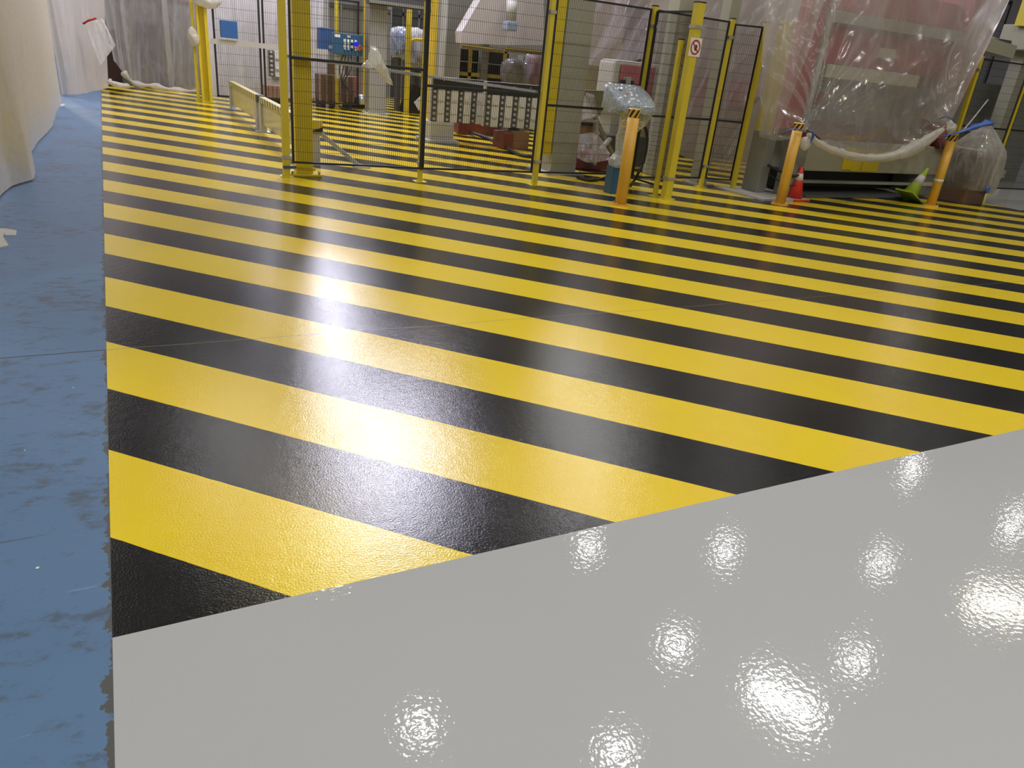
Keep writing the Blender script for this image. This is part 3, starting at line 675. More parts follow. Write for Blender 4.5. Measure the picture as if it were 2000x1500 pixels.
# bag over it
bm=BM()
prof=[(0.22,(1.02,1.0)),(.30,(1.08,1.08)),(.5,(1.12,1.1)),(.75,(1.1,1.05)),(.9,(.95,.9)),(1.02,(.75,.6)),(1.14,(.42,.35)),(1.2,(.16,.2))]
cx,cy=(x0+x1)/2+.09,7.6; hx,hy=(x1-x0)/2+.12,.32; rows=[]; nn=72; prof2=[]
for i in range(len(prof)-1):
    for k in range(6):
        q=k/6; prof2.append((prof[i][0]*(1-q)+prof[i+1][0]*q,(prof[i][1][0]*(1-q)+prof[i+1][1][0]*q,prof[i][1][1]*(1-q)+prof[i+1][1][1]*q)))
prof2.append(prof[-1])
for z,(kx,ky) in prof2:
    row=[]
    for i in range(nn):
        a=2*PI*i/nn; c,s=math.cos(a),math.sin(a); e=.45
        px=math.copysign(abs(c)**e,c)*hx*kx; py=math.copysign(abs(s)**e,s)*hy*ky
        f=.05*(1-abs(noise.noise(Vector((a*3.2,z*2.5+a,7))))*2.8)+.015*noise.noise(Vector((a*12,z*14,2)))
        zz_=z-.06*max(0,(px/hx))*(1 if z<.4 else 0)-.05*abs(c)*(1 if z>.85 else 0)
        row.append(bm.verts.new((cx+px*(1+f*.8)+(.1*(z-.8) if z>.8 else 0),cy+py*(1+f),zz_)))
    rows.append(row)
for a,b in zip(rows,rows[1:]):
    for i in range(nn): bm.faces.new((a[i],a[(i+1)%nn],b[(i+1)%nn],b[i])).smooth=True
bm.faces.new(rows[-1])
bag=tag(obj('film_bag',bm,film('crate_film',(.70,.70,.68),.24,.6,.2,6,.7,.13)),'clear film bag pulled over the brown wooden crate','plastic bag')
bm=BM(); c_=at(1929,370,7.25); bmesh.ops.create_icosphere(bm,subdivisions=2,radius=.045)
for v in bm.verts: v.co=Vector((v.co.x,v.co.y*.6,v.co.z*1.5))+c_
obj('blue_tape_patch',bm,TAPE,bag)
# pulled-up corner strands of film
bm=BM(); pts=catm([at(1878,258,7.3),at(1900,232,7.5),at(1930,194,7.8)],5); tube(bm,pts,[.012]*len(pts),5,flat=.3,jit=.4); obj('film_strand',bm,BAGF,bag)
# ================================================================= WRAPPED CONTROL DESK
Yd=7.72
t=thing('control_desk','film-wrapped control desk on a pedestal behind the nearest bollard','control desk',(gp(1204,378).x,Yd,0))
pc=gp(1204,379)
bm=BM(); box(bm,pc.x-.10,pc.x+.12,pc.y,pc.y+.16,.0,.34,.006); obj('plinth',bm,BLU,t)
bm=BM(); box(bm,pc.x-.03,pc.x+.07,pc.y+.05,pc.y+.13,.34,1.0,.006); obj('pedestal',bm,GRYL,t)
# desk head: wedge
hl=at(1192,212,Yd).x; hr=at(1258,212,Yd).x; zf=at(1215,214,Yd-.18).z; zk=at(1230,170,Yd+.08).z
yf,yk=Yd-.2,Yd+.16
bm=BM()
Pf=[(hl,yf,zf-.02),(hr,yf,zf-.02),(hr,yf,zf+.05),(hl,yf,zf+.05),(hl+.0,yk,zf-.02),(hr,yk,zf-.02),(hr,yk,zk),(hl,yk,zk)]
vs=[bm.verts.new(p) for p in Pf]
for q in ((0,1,2,3),(5,4,7,6),(3,2,6,7),(0,4,5,1),(0,3,7,4),(1,5,6,2)): bm.faces.new([vs[i] for i in q])
obj('desk_head',bm,paint('desk_blue',(.20,.27,.36),.35),t)
nrm=Vector((0,-(zk-zf-.05),(yk-yf))).normalized()
def onface(u,v): return Vector((hl+(hr-hl)*u,yf+(yk-yf)*v,zf+.05+(zk-zf-.05)*v))
for (u,v,m_) in [(.42,.55,PST),(.55,.62,SIGNW),(.68,.5,SIGNW),(.5,.3,SIGNW),(.6,.22,SIGNW),(.3,.42,SIGNW),(.28,.7,BLK),(.42,.28,SIGNW),(.78,.72,paint('button_blue',(.02,.02,.5),.3))]:
    bm=BM(); p=onface(u,v); bar(bm,p,p+nrm*.02,.017,n=12); obj('button',bm,m_,t)
# antenna-like black bracket behind
bm=BM(); zt0=at(1222,150,Yd+.3).z; xq=at(1224,165,Yd+.25).x; box(bm,xq-.035,xq+.035,Yd+.22,Yd+.28,zk-.35,zt0,.004); obj('bracket',bm,GRY,t)
bm=BM(); box(bm,xq-.10,xq-.04,Yd+.22,Yd+.28,zt0-.11,zt0-.03,.01); box(bm,xq+.04,xq+.085,Yd+.22,Yd+.28,zt0-.10,zt0-.03,.01); obj('connector',bm,BLK,t)
bm=BM(); tube(bm,catm([(xq+.08,Yd+.25,zt0-.06),(xq+.17,Yd+.22,zt0-.09),(xq+.2,Yd+.2,zt0-.2)]),.006,6); obj('cable',bm,BLK,t)
bm=BM(); tube(bm,catm([at(1244,238,8.0),at(1256,244,8.0),at(1263,258,8.0),at(1263,285,8.0),at(1256,318,8.0),at(1243,345,8.0),gp(1232,362,.02)]),.02,8); obj('hose',bm,RUB,t)
# film over desk + tail to floor
bm=BM(); nn=64; rows=[]
secs=[(.33,.075,.07,pc.x-.02,pc.y+.02),(.36,.11,.09,pc.x-.03,pc.y+.02),(.42,.10,.09,pc.x-.04,pc.y+.05),(.5,.065,.07,pc.x+.02,pc.y+.06),(.7,.085,.08,pc.x+.02,pc.y+.06),(.86,.14,.10,pc.x+.01,Yd),(1.0,.20,.14,pc.x+.01,Yd),(zf-.04,(hr-hl)/2+.05,.20,(hl+hr)/2,Yd-.02),(zf+.0,(hr-hl)/2+.045,.215,(hl+hr)/2,Yd-.02)]
def rsec(z,ax,ay,x,y,sq,w=.05):
    row=[]
    for i in range(nn):
        a=2*PI*i/nn; c,s=math.cos(a),math.sin(a)
        f=1+w*(1-abs(noise.noise(Vector((a*4,z*5,1.5))))*3)
        row.append(bm.verts.new((x+math.copysign(abs(c)**sq,c)*ax*f,y+math.copysign(abs(s)**sq,s)*ay*f,z+.01*noise.noise(Vector((a*3,z*9,0))))))
    return row
for i in range(len(secs)-1):
    for k in range(5):
        q=k/5; s_=[secs[i][j]*(1-q)+secs[i+1][j]*q for j in range(5)]
        rows.append(rsec(s_[0],s_[1],s_[2],s_[3],s_[4],.8 if s_[0]<1.02 else .45,.12 if s_[0]<1.0 else .04))
# shaped top following the wedge
for lift,k in ((.3,1.0),(.6,1.0),(1.0,.99),(1.04,.8),(1.05,.4),(1.05,.1)):
    row=[]
    base=rsec(0,(hr-hl)/2+.04,.21,(hl+hr)/2,Yd-.02,.4,.02)
    for v in base:
        yy=v.co.y; vv=min(max((yy-yf)/(yk-yf),0),1); ztop=zf+.07+(zk-zf-.04)*vv
        cxx,cyy=(hl+hr)/2,Yd-.02
        nx=cxx+(v.co.x-cxx)*k; ny=cyy+(v.co.y-cyy)*k
        vv=min(max((ny-yf)/(yk-yf),0),1); ztop=zf+.065+(zk-zf-.04)*vv
        zz2=zf+(ztop-zf)*min(lift,1)+(.012*noise.noise(Vector((nx*20,ny*20,1))) if lift>=1 else 0)
        v.co=Vector((nx,ny,zz2)); row.append(v)
    rows.append(row)
for a,b in zip(rows,rows[1:]):
    for i in range(nn): bm.faces.new((a[i],a[(i+1)%nn],b[(i+1)%nn],b[i])).smooth=True
bm.faces.new(rows[-1])
w_=obj('film_wrap',bm,BOXF); tag(w_,'crinkled clear film wrapped round the control desk and its pedestal','plastic wrap')
# ================================================================= BACK CURTAINS & MACHINES
def sheet(label,top,bot,nu,nv,amp,fu,fv,seed,mat,nrm=(0,-1,0),name='film_curtain',**k):
    return tag(obj(name,sheetmesh(top,bot,nu,nv,amp,fu,fv,seed,nrm,**k),mat),label,'plastic sheet')
V=Vector
# far left sheet on the blue strip
sheet('milky bubble-textured film sheet hanging along the left edge of the blue floor',
      [V((-1.0,4.6,4.2)),V((-.98,7,4.2)),V((-.95,10,4.2)),V((-.93,13,4.2)),V((-.92,16.2,4.2))],
      [V((-1.05,4.6,.03)),gp(0,379,.02),gp(65,345,.02),gp(72,292,.02)+V((-.05,-.3,0)),gp(98,250,.02),gp(118,203,.02)],120,60,.05,5,.8,4,LEFT,(1,0,0),ampb=.03)
cab('machine_cabinet','grey machine cabinet dimly seen behind the film at the far left','machine',-2.6,-1.35,5.2,16,0,3.2,BEI)
# bundle curtain at the end of the blue strip
sheet('gathered milky film curtain closing the far end of the blue floor strip',[V((-1.1,18.0,4.5)),V((-.6,18.3,4.5)),V((0.15,18.9,4.5))],[gp(120,184,.02),gp(160,183,.02),gp(212,172,.03)],60,60,.10,5,.8,21,MIL)
bm=sheetmesh([at(166,46,17.9),at(200,36,17.9)],[at(196,128,17.9),at(226,88,17.9)],24,30,.05,2.2,.8,5,(0,-1,0),ampb=.10)
tag(obj('film_bag',bm,BAGF),'shiny clear film bag hanging from a red clamp at the far left','plastic bag')
bm=BM(); tube(bm,catm([at(162,46,17.85),at(174,40,17.8),at(188,35,17.8)],4),.02,6,jit=.6); tag(obj('clamp',bm,SIGNR),'small red clamp gripping the gathered film at far left','clamp')
# curtain behind stripes, left of slim post
sheet('clear film curtain closing the far end of the striped floor at left',[V((-.3,20.6,4.6)),V((1,20.8,4.6)),V((2.2,20.4,4.6))],[at(222,118,20.6),at(262,160,20.8),at(330,172,20.7),at(392,178,20.4)],90,60,.07,7,.9,33,CLR,ampb=.10)
bm=BM(); pts=catm([at(240,140,20.5),at(262,163,20.5),at(300,168,20.4),at(340,176,20.2),at(388,180,20.1)],5); 
tube(bm,pts,[.07+.03*math.sin(i*1.3) for i in range(len(pts))],10,jit=.5,flat=.8); tag(obj('film_roll',bm,ROLLF),'bunched white film hem lying along the foot of the far curtain','plastic sheet')
bm=BM(); pts=catm([at(212,158,18.9),at(225,165,18.9),at(248,168,19.2)],5); tube(bm,pts,.08,10,jit=.5,flat=.7); tag(obj('film_roll',bm,ROLLF),'short bunch of film on the floor beside the dark gap in the curtains','plastic sheet')
def exm(t):
    bm=BM(); box(bm,-.3,3.0,21.9,22.0,2.6,3.0); box(bm,.2,2.6,21.88,22.0,2.0,2.15); obj('pink_beam',bm,PNK,t)
    bm=BM(); box(bm,-.25,.15,21.7,22.0,0,1.2); obj('dark_base',bm,paint('dark_maroon',(.03,.008,.008),.5),t)
    bm=BM(); box(bm,.6,1.1,21.9,22.0,.1,1.4); box(bm,2.1,2.7,21.9,22.0,.1,1.2); obj('dark_panel',bm,GRYD,t)
    bm=BM(); box(bm,1.2,1.32,21.8,22.0,.0,3.2); obj('upright',bm,GRYL,t)
cab('machine_cabinet','grey machine with pink beams behind the far-left clear curtain','machine',-.6,3.4,22,24,0,4.4,GRY,exm)
# wads of film on posts
for px,py,r,lab in ((378,72,.12,'small wad of film taped to the far-left slim yellow post'),(408,2,.2,'wad of white film on top of the channel-shaped yellow guard column')):
    bm=BM(); c_=at(px,py,q1.y-.1); bmesh.ops.create_icosphere(bm,subdivisions=3,radius=r)
    for v in bm.verts: v.co=V((v.co.x*(1.4 if py<10 else .9),v.co.y*.6,v.co.z*(.6 if py<10 else 1.5)))*(1+.5*noise.noise(v.co*9))+c_
    for f in bm.faces: f.smooth=True
    tag(obj('film_wad',bm,ROLLF),lab,'plastic film')
# curtain behind back-left fence
sheet('bright film curtain behind the back fence, left of the wide yellow column',[at(402,100,19.6)*1+V((0,0,2.6)),at(500,100,19.6)+V((0,0,2.6)),at(640,100,19.3)+V((0,0,2.6))],[at(400,190,19.6),at(500,195,19.6),at(625,190,19.3)],90,60,.12,6,.8,44,film('bright_film',(.80,.78,.80),.66,.25,.08,3,.2,.25),ampb=.16)
def exm2(t):
    bm=BM(); box(bm,3.6,4.1,20.9,21,.2,1.6); obj('pink_panel',bm,PNK,t)
cab('machine_cabinet','grey machine behind the bright film curtain at left','machine',3.5,5.1,21,22.4,0,3.6,GRYL,exm2)
# conveyor-like perforated bracket (535-560,100-150)
def plate_rect(bm,x0,y0,x1,y1,Y,dp):
    a=at(x0,y1,Y); b=at(x1,y0,Y); xa=at(x0,(y0+y1)/2,Y).x; xb=at(x1,(y0+y1)/2,Y).x; box(bm,min(xa,xb),max(xa,xb),Y,Y+dp,min(a.z,b.z),max(a.z,b.z),.004); return xa,xb,min(a.z,b.z),max(a.z,b.z)
def jig(label,x0,y0,x1,y1,Y,cols,blackbar=True,legs=None,dp=.14):
    t=thing('tooling_jig',label,'tooling',(at(x0,y1,Y).x,Y,0))
    xa=at(x0,(y0+y1)/2,Y).x; xb=at(x1,(y0+y1)/2,Y).x; ym=(y0+y1)/2; xm=(x0+x1)/2
    zt=at(xm,y0,Y).z; zb=at(xm,y1,Y).z; w=(xb-xa)/cols
    hb=(zt-zb)*.26 if blackbar else 0
    bm=BM(); box(bm,xa,xb,Y+.03,Y+dp,zb,zt,.004); obj('backing',bm,GRYL,t)
    if blackbar:
        bm=BM(); box(bm,xa+.02,xb-.02,Y-.03,Y+.03,zt-hb,zt,.004)
        for i in range(3):
            for z in (zt-hb*.25,zt-hb*.75): bar(bm,(xa+(xb-xa)*(.2+.3*i),Y-.035,z),(xa+(xb-xa)*(.2+.3*i),Y-.03,z),.012,n=8,mat=1)
        obj('black_bar',bm,[BLK,STL],t)
    for i in range(cols):
        x=xa+w*i
        bm=BM(); box(bm,x+w*.45,x+w*.98,Y-.015,Y+.03,zb,zt-hb-.01,.006)
        for k in range(2): bar(bm,(x+w*.5,Y-.03,zb+(zt-hb-zb)*(.3+.4*k)),(x+w*.9,Y-.03,zb+(zt-hb-zb)*(.3+.4*k)),.03,.03)
        obj('bar',bm,WHT,t)
        bm=BM(); x_=x+w*.05
        box(bm,x_,x_+w*.34,Y+.005,Y+.03,zb,zt-hb-.01)
        nh=6
        for k in range(nh):
            z=zb+(zt-hb-zb)*(k+.5)/nh; bar(bm,(x_+w*.17,Y-.01,z),(x_+w*.17,Y+.01,z),w*.10,n=10,mat=1)
        obj('slotted_strip',bm,[GRYD,GRYL],t)
    if legs:
        legs(t,xa,xb,zb)
    return t
def legsA(t,xa,xb,zb):
    bm=BM(); box(bm,xa-.02,xa+.42,12.45,12.85,.05,zb,.01); obj('pedestal',bm,GRYL,t)
    bm=BM(); box(bm,xa-.1,xa+.5,12.35,12.95,0,.05,.006); obj('foot',bm,GRYL,t)
jig('white slotted tooling rack with black top bar, left of the pair behind the fence',843,153,945,240,12.5,4,legs=legsA)
def legsB(t,xa,xb,zb):
    bm=BM(); box(bm,xb-.5,xb-.28,12.2,12.5,0.0,zb,.01); obj('pedestal',bm,GRYD,t)
jig('white slotted tooling rack with black top bar, right of the pair beside the fence post',948,163,1052,250,12.1,4,legs=legsB)
# white end cap between
t=jig('small perforated grey tooling strip by the pale rail of the back fence',524,98,552,150,19.0,1,False)
for c_ in t.children: pass
bm=BM(); box(bm,t.location.x+.1,t.location.x+.25,19.05,19.2,0,1.0); obj('stand',bm,GRYL,t)
# red floor units under the jigs
def rb(name,label,cat,x0,y0,x1,y1,Y,dp,mat,bev=.01,z0=None):
    bm=BM(); xa,xb,za,zb_=0,0,0,0
    xa=at(x0,y1,Y).x; xb=at(x1,y1,Y).x; xm=(x0+x1)/2; za=at(xm,y1,Y).z; zt=at(xm,y0,Y).z
    if z0 is not None: za=z0
    box(bm,xa,xb,Y,Y+dp,za,zt,bev); return tag(obj(name,bm,mat),label,cat)
t=thing('floor_box','brown carton with a dark red side under the right tooling rack','box',(gp(1000,292).x,12,0))
g0=gp(1002,292); bm=BM(); box(bm,g0.x-.02,g0.x+.30,g0.y-.0,g0.y+.35,0,.30,.006); obj('carton',bm,BRN2,t)
bm=BM(); box(bm,g0.x-.22,g0.x-.03,g0.y-.05,g0.y+.4,0,.28,.02); obj('red_side',bm,DRED,t)
bm=BM(); g0=gp(940,265); box(bm,g0.x-.5,g0.x+.55,g0.y,g0.y+.3,.02,.28,.01); tag(obj('machine',bm,DRED),'low dark red unit on the floor under the tooling racks','machine part')
bm=BM(); tube(bm,catm([gp(895,250,.03),gp(930,262,.06),gp(965,275,.03),gp(1010,300,.03),gp(1045,306,.03)]),.03,8); tag(obj('cable',bm,RUB),'thick black cable on the floor below the tooling racks','cable')
# ---- control panel on yellow post
pp=gp(658,212)
post(pp.x,pp.y,3.2,'slim yellow post beside the blue push-button panel',.075,clips=(),plate=.07)
t=thing('push_button_station','blue push-button control panel with a lit blue lamp behind the front fence','control panel',(pp.x,pp.y-.1,1.2))
Yq=17.6; a_=at(652,103,Yq); b_=at(710,66,Yq); xa,xb=at(651,85,Yq).x,at(709,88,Yq).x; za,zb2=at(680,108,Yq).z,at(680,66,Yq).z
bm=BM(); box(bm,xa,xb,Yq,Yq+.14,za,zb2,.015); obj('housing',bm,BLU,t)
def uvp(u,v): return V((xa+(xb-xa)*u,Yq,za+(zb2-za)*v))
for v,us in ((.68,(.38,.5,.62,.75)),(.42,(.38,.5,.62,.75))):
    for i,u in enumerate(us):
        p=uvp(u,v); bm=BM(); box(bm,p.x-.026,p.x+.026,Yq-.008,Yq,p.z-.028,p.z+.028,.003); obj('button_label',bm,SIGNW,t)
        p=uvp(u,v-.13); bm=BM(); bar(bm,p+V((0,-.03,0)),p,.022,n=12); obj('button',bm,(GRYL,GRYL,BLK,GRYL)[i],t)
p=uvp(.52,.88); bm=BM(); box(bm,p.x-.035,p.x+.035,Yq-.01,Yq,p.z-.03,p.z+.02,.003); obj('key_switch',bm,GRYL,t)
p=uvp(.15,.86); bm=BM(); box(bm,p.x-.07,p.x+.05,Yq-.006,Yq,p.z-.03,p.z+.03); obj('nameplate',bm,SIGNW,t)
p=uvp(.88,.40); bm=BM(); bar(bm,p+V((0,-.02,0)),p,.062,n=20); sc_=obj('stop_collar',bm,paint('stop_orange',(.5,.28,.12),.4),t)
bm=BM(); bar(bm,p+V((.01,-.06,0)),p+V((.01,-.02,0)),.038,n=20); sb_=obj('stop_button',bm,SIGNR,sc_)
m_,n_,o_=nt('lit_blue'); em=N(n_,'ShaderNodeEmission'); em.inputs[0].default_value=(.02,.02,1,1); em.inputs[1].default_value=1.1; n_.links.new(em.outputs[0],o_.inputs[0])
p=uvp(.76,.56); bm=BM(); bar(bm,p+V((0,-.05,0)),p,.045,n=16); obj('lit_lamp',bm,m_,t)
bm=BM(); 
for k in range(4): tube(bm,catm([V((xa+.25+.05*k,Yq+.06,za+.02)),V((xa+.15+.09*k,Yq+.05,za-.25)),V((xa+.2,Yq+.05,za-.55-.05*k)),V((xa+.45+.05*k,Yq+.1,za-.75))]),.012,6)
obj('cables',bm,BLK,t)
bm=BM(); box(bm,xa+.1,xa+.28,Yq+.1,Yq+.22,za-.5,za+.1,.01); box(bm,xa+.05,xa+.25,Yq+.12,pp.y+.0,za+.1,za+.16); obj('mounting_bracket',bm,GRYL,t)
rb('machine','bright blue machine frame part left of the push-button panel','machine part',626,55,655,100,19.0,.3,BLU2)
# ---- posts
for px,py,w,lab,mt_ in ((715,195,.16,'warm yellow column between the blue panel and aluminium column',WARM),(850,232,.38,'broad warm yellow column right of the paired black frames',WARM)):
    g_=gp(px,py); post(g_.x,g_.y,6,lab,w,clips=(),mat=mt_,plate=w*.8)
g_=gp(793,223); post(g_.x,g_.y,hz(799,18,g_),'slim yellow post of the inner guard right of the film bag',.10,clips=())
g_=gp(736,223); t=column((g_.x,g_.y+.15),.40,.32,6,'ribbed aluminium-grey column left of the hanging film bag',paint('column_grey',(.27,.265,.25),.4,var=.05),(.5,.45),GRYL)
# ---- dark background machines
def bg(label,x0,x1,yb,Y,dp,zt,mat,cat='machine',ex=None,name='machine'):
    xa=at(x0,yb,Y).x; xb=at(x1,yb,Y).x; t=thing(name,label,cat,(xa,Y,0)); bm=BM(); box(bm,xa,xb,Y,Y+dp,0,zt,.01); obj('body',bm,mat,t)
    if ex: ex(t,xa,xb,Y)
    return t
def ribs(t,xa,xb,Y):
    bm=BM(); k=int((xb-xa)/.45)
    for i in range(k+1): bar(bm,(xa+(xb-xa)*i/max(k,1),Y-.03,.0),(xa+(xb-xa)*i/max(k,1),Y-.03,3.4),.06,.05)
    obj('rib',bm,GRY,t)
    bm=BM(); box(bm,xa,xb,Y-.06,Y,2.35,2.45); obj('cross_rail',bm,GRYD,t)
bg('olive grey ribbed machine body behind the blue push-button panel',600,760,160,23.5,1,4.5,GRY,ex=ribs)
bg('dark grey ribbed machine body behind the broad warm yellow column',752,900,160,24.2,1,4.5,GRYD,ex=ribs)
# crates
def crate(x0,y0,x1,y1,Y,dp,label,mat=BRN):
    t=thing('stillage_crate',label,'crate',(at(x0,y1,Y).x,Y,0))
    xa=at(x0,y1,Y).x; xb=at(x1,y1,Y).x; zt=at((x0+x1)/2,y0,Y).z
    bm=BM(); box(bm,xa,xb,Y,Y+dp,.14,zt,.01); obj('body',bm,mat,t)
    bm=BM(); k=5
    for i in range(k+1): box(bm,xa+(xb-xa)*i/k-.02,xa+(xb-xa)*i/k+.02,Y-.03,Y,.14,zt)
    obj('slat',bm,paint('pale_wood',(.30,.19,.13),.6,var=.2),t)
    for i in (0,1,2):
        x=xa+(xb-xa)*(.1+.4*i); bm=BM(); box(bm,x-.06,x+.06,Y,Y+dp,0,.14); obj('foot',bm,RUB,t)
crate(625,148,690,208,18.4,.5,'brown slatted crate on the floor below the blue push-button panel')
crate(520,168,560,206,18.35,.4,'pale brown carton behind the low hatched barrier',paint('pale_carton',(.34,.2,.15),.6,var=.1))
rb('small_box','small light box on the crate row right of the slatted crate','box',690,150,702,188,19.1,.2,PNK,z0=.0)  # plain small box beside the crates
t=thing('drive_roller','black and chrome drive roller at the foot of the warm yellow column','roller',(gp(707,212).x,18.2,0)); g_=gp(707,214)
bm=BM(); bar(bm,(g_.x-.2,g_.y+.1,.16),(g_.x+.18,g_.y+.1,.16),.15,n=16); obj('drum',bm,RUB,t)
bm=BM(); bar(bm,(g_.x-.08,g_.y+.08,.19),(g_.x+.1,g_.y+.08,.19),.145,n=16); obj('chrome_ring',bm,ALU,t)
# white wrapped goods (pale plastic) behind
rb('wrapped_goods','pale wrapped goods behind the wide yellow column','goods',604,100,640,190,20.2,.4,WHT,z0=0)
rb('machine_table','brown patterned machine table behind the front ledge rail','machine',600,118,680,150,20.64,.3,BRN,z0=0)
# black thing bottom right of post 795
t=thing('machine','black machine base with white panel right of the slim inner post','machine',(gp(812,218).x,17.5,0)); g_=gp(812,222)
bm=BM(); vs=[(g_.x-.28,.0),(g_.x+.5,.0),(g_.x+.1,.62),(g_.x-.1,.66)]
A=[bm.verts.new((x,g_.y,z)) for x,z in vs]; B_=[bm.verts.new((x,g_.y+.5,z)) for x,z in vs]
bm.faces.new(A[::-1]); bm.faces.new(B_)
for i in range(4): bm.faces.new((A[i],A[(i+1)%4],B_[(i+1)%4],B_[i]))
obj('base_block',bm,BLK,t)
bm=BM(); c_=at(822,193,g_.y-.3); w=V((.16,0,.0)); 
f=bm.faces.new([bm.verts.new(at(x,y,g_.y-.3)) for x,y in ((809,200),(828,182),(834,196),(818,216))]); r_=bmesh.ops.extrude_face_region(bm,geom=[f]); 
for v in r_['geom']:
    if isinstance(v,bmesh.types.BMVert): v.co.y+=.03
obj('white_panel',bm,WHT,t)
bm=BM(); bar(bm,(g_.x+.2,g_.y+.2,.5),(g_.x+.1,g_.y+.2,.0),.08); obj('strut',bm,GRYD,t)
# bluish wrapped robot + curved yellow rail + wrapped drum
def blob(label,x0,y0,x1,y1,Y,mat,seed,core,cat='wrapped machine',dp=.35):
    c=at((x0+x1)/2,(y0+y1)/2,Y); hx=abs(at(x1,(y0+y1)/2,Y).x-at(x0,(y0+y1)/2,Y).x)/2; hz_=abs(at((x0+x1)/2,y0,Y).z-at((x0+x1)/2,y1,Y).z)/2
    t=thing('wrapped_unit',label,cat,(c.x,c.y,0))
    for nm,k,mt_,amp in (('unit_body',.86,core,.0),('film_cover',1.0,mat,.16)):
        bm=BM(); bmesh.ops.create_icosphere(bm,subdivisions=4,radius=1)
        for v in bm.verts:
            q=v.co; s=[math.copysign(abs(a)**.55,a) for a in q]; n_=1+amp*(1-abs(noise.noise(q*2.6+V((seed,0,0))))*3)
            v.co=V((s[0]*hx,s[1]*dp,s[2]*hz_))*k*n_+c
        for f in bm.faces: f.smooth=True
        obj(nm,bm,mt_,t)
    bm=BM(); box(bm,c.x-hx*.3,c.x+hx*.3,c.y-.05,c.y+.15,0,c.z-hz_*.7); obj('stand',bm,GRYD,t)
blob('bluish film-wrapped unit left of the slim inner yellow post',768,54,792,112,18.6,BOXF,3,BLU2)
blob('film-wrapped drum right of the slim inner yellow post',800,58,828,132,18.8,BAGF,5,GRYD)
bm=BM(); tube(bm,catm([at(800,92,18.2),at(802,80,18.2),at(812,77,18.2),at(832,79,18.2)],5),.035,8); bar(bm,at(800,92,18.2),V((at(800,92,18.2).x,18.2,0)),.03,n=8); tag(obj('guard_hoop',bm,YEL),'short curved yellow guard rail by the wrapped drum','rail')
# inner dark overhead beams at top
t=thing('arm_or_beam','dark grey overhead beam along the top of the photo behind the fence','beam',(5.5,15,0))
A_=at(718,4,17.3); bm=BM(); bar(bm,V((A_.x,17.3,A_.z+.14)),V((at(850,0,17.3).x,17.3,A_.z+.14)),.22,.34); obj('beam',bm,GRYD,t)
bm=BM(); bar(bm,V((A_.x,17.16,A_.z+.02)),V((at(850,0,17.3).x,17.16,A_.z+.02)),.05,.06); obj('lower_flange',bm,GRY,t)
# second group: columns 865-895, hood, windows
Yh=15.2
bg('tall grey cabinet column left of the white hood',866,897,150,16.0,.5,4,paint('col_g',(.24,.24,.22),.45),name='cabinet_column')
bg('pale grey profile column just left of the white hood',860,868,150,15.6,.15,4,ALU,name='profile_column',cat='column')
t=thing('extraction_hood','large pale trapezoid hood hanging above the tooling racks','hood',(at(975,50,Yh).x,Yh,2))
pts=[(936,-2),(1062,-10),(1062,62),(1040,84),(902,86),(902,62)]
pts=[(938,0),(1000,0),(1062,0),(1062,88),(985,88),(902,84),(902,62)]
bm=BM(); A=[bm.verts.new(at(x,y,Yh)) for x,y in pts]; B_=[bm.verts.new(at(x,y,Yh)+V((0,.35,0))) for x,y in pts]
top0=V((0,0,.9))
bm.faces.new(A); bm.faces.new(B_[::-1]); k=len(pts)
for i in range(k): bm.faces.new((A[i],B_[i],B_[(i+1)%k],A[(i+1)%k]))
obj('hood_shell',bm,paint('hood_white',(.50,.46,.46),.5,var=.06),t)
bm=BM(); box(bm,at(938,0,Yh).x,at(1062,0,Yh).x,Yh+.1,Yh+.8,at(1000,0,Yh).z-.05,4.5); obj('duct',bm,GRYL,t)
for x0_,x1_,y_ in ((900,960,89),(984,1064,96)):
    a_=at(x0_,y_,Yh-.1); b_=at(x1_,y_+8,Yh-.1); bm=BM(); bar(bm,a_,b_,.12,.09); obj('bottom_rail',bm,paint('olive_rail',(.16,.13,.07),.4),t)
    bm=BM(); bar(bm,a_+V((0,-.07,.02)),b_+V((0,-.07,.02)),.01,.012); obj('brass_strip',bm,WARM,t)
bm=BM(); bar(bm,at(1000,0,Yh-.3),at(998,40,Yh-.3),.11,n=14); obj('pipe',bm,GRYL,t)
bm=BM(); c_=at(996,50,Yh-.3); box(bm,c_.x-.12,c_.x+.12,Yh-.42,Yh-.18,c_.z-.1,c_.z+.08,.03); obj('valve_block',bm,paint('pale_blue_unit',(.25,.3,.42),.3,var=.4,scale=20),t)
# window-like guards below hood
Yw=16.5
t=thing('inner_guard','yellow framed inner guard with dark openings below the hood','guard frame',(at(940,150,Yw).x,Yw,0))
bm=BM()
xs_=[at(v,150,Yw).x for v in (897,914,920,937,950,982,1000)]
zlo,zhi=at(930,148,Yw).z,at(930,98,Yw).z
box(bm,xs_[0],xs_[6],Yw+.25,Yw+.3,zlo-.5,zhi); obj('dark_opening',bm,BLK,t)
bm=BM()
for x in (xs_[1],xs_[5]): box(bm,x,x+.07,Yw,Yw+.06,0,zhi+.04)
box(bm,xs_[0],xs_[5]+.07,Yw,Yw+.06,zlo-.02,zlo+.06); box(bm,xs_[4],xs_[5]+.07,Yw,Yw+.06,zhi,zhi+.06); obj('yellow_frame',bm,paint('olive_yellow',(.42,.33,.05),.45),t)
bm=BM(); box(bm,xs_[3],xs_[4],Yw-.05,Yw+.15,0,zhi+.15); obj('grey_upright',bm,GRY,t)
bm=BM(); box(bm,xs_[0],xs_[6],Yw+.02,Yw+.04,(zlo+zhi)/2,(zlo+zhi)/2+.02); obj('wire',bm,STL,t)
bg('light grey column behind the right end of the tooling racks',1018,1036,160,17,.3,1.55,GRY,name='short_column',cat='column')
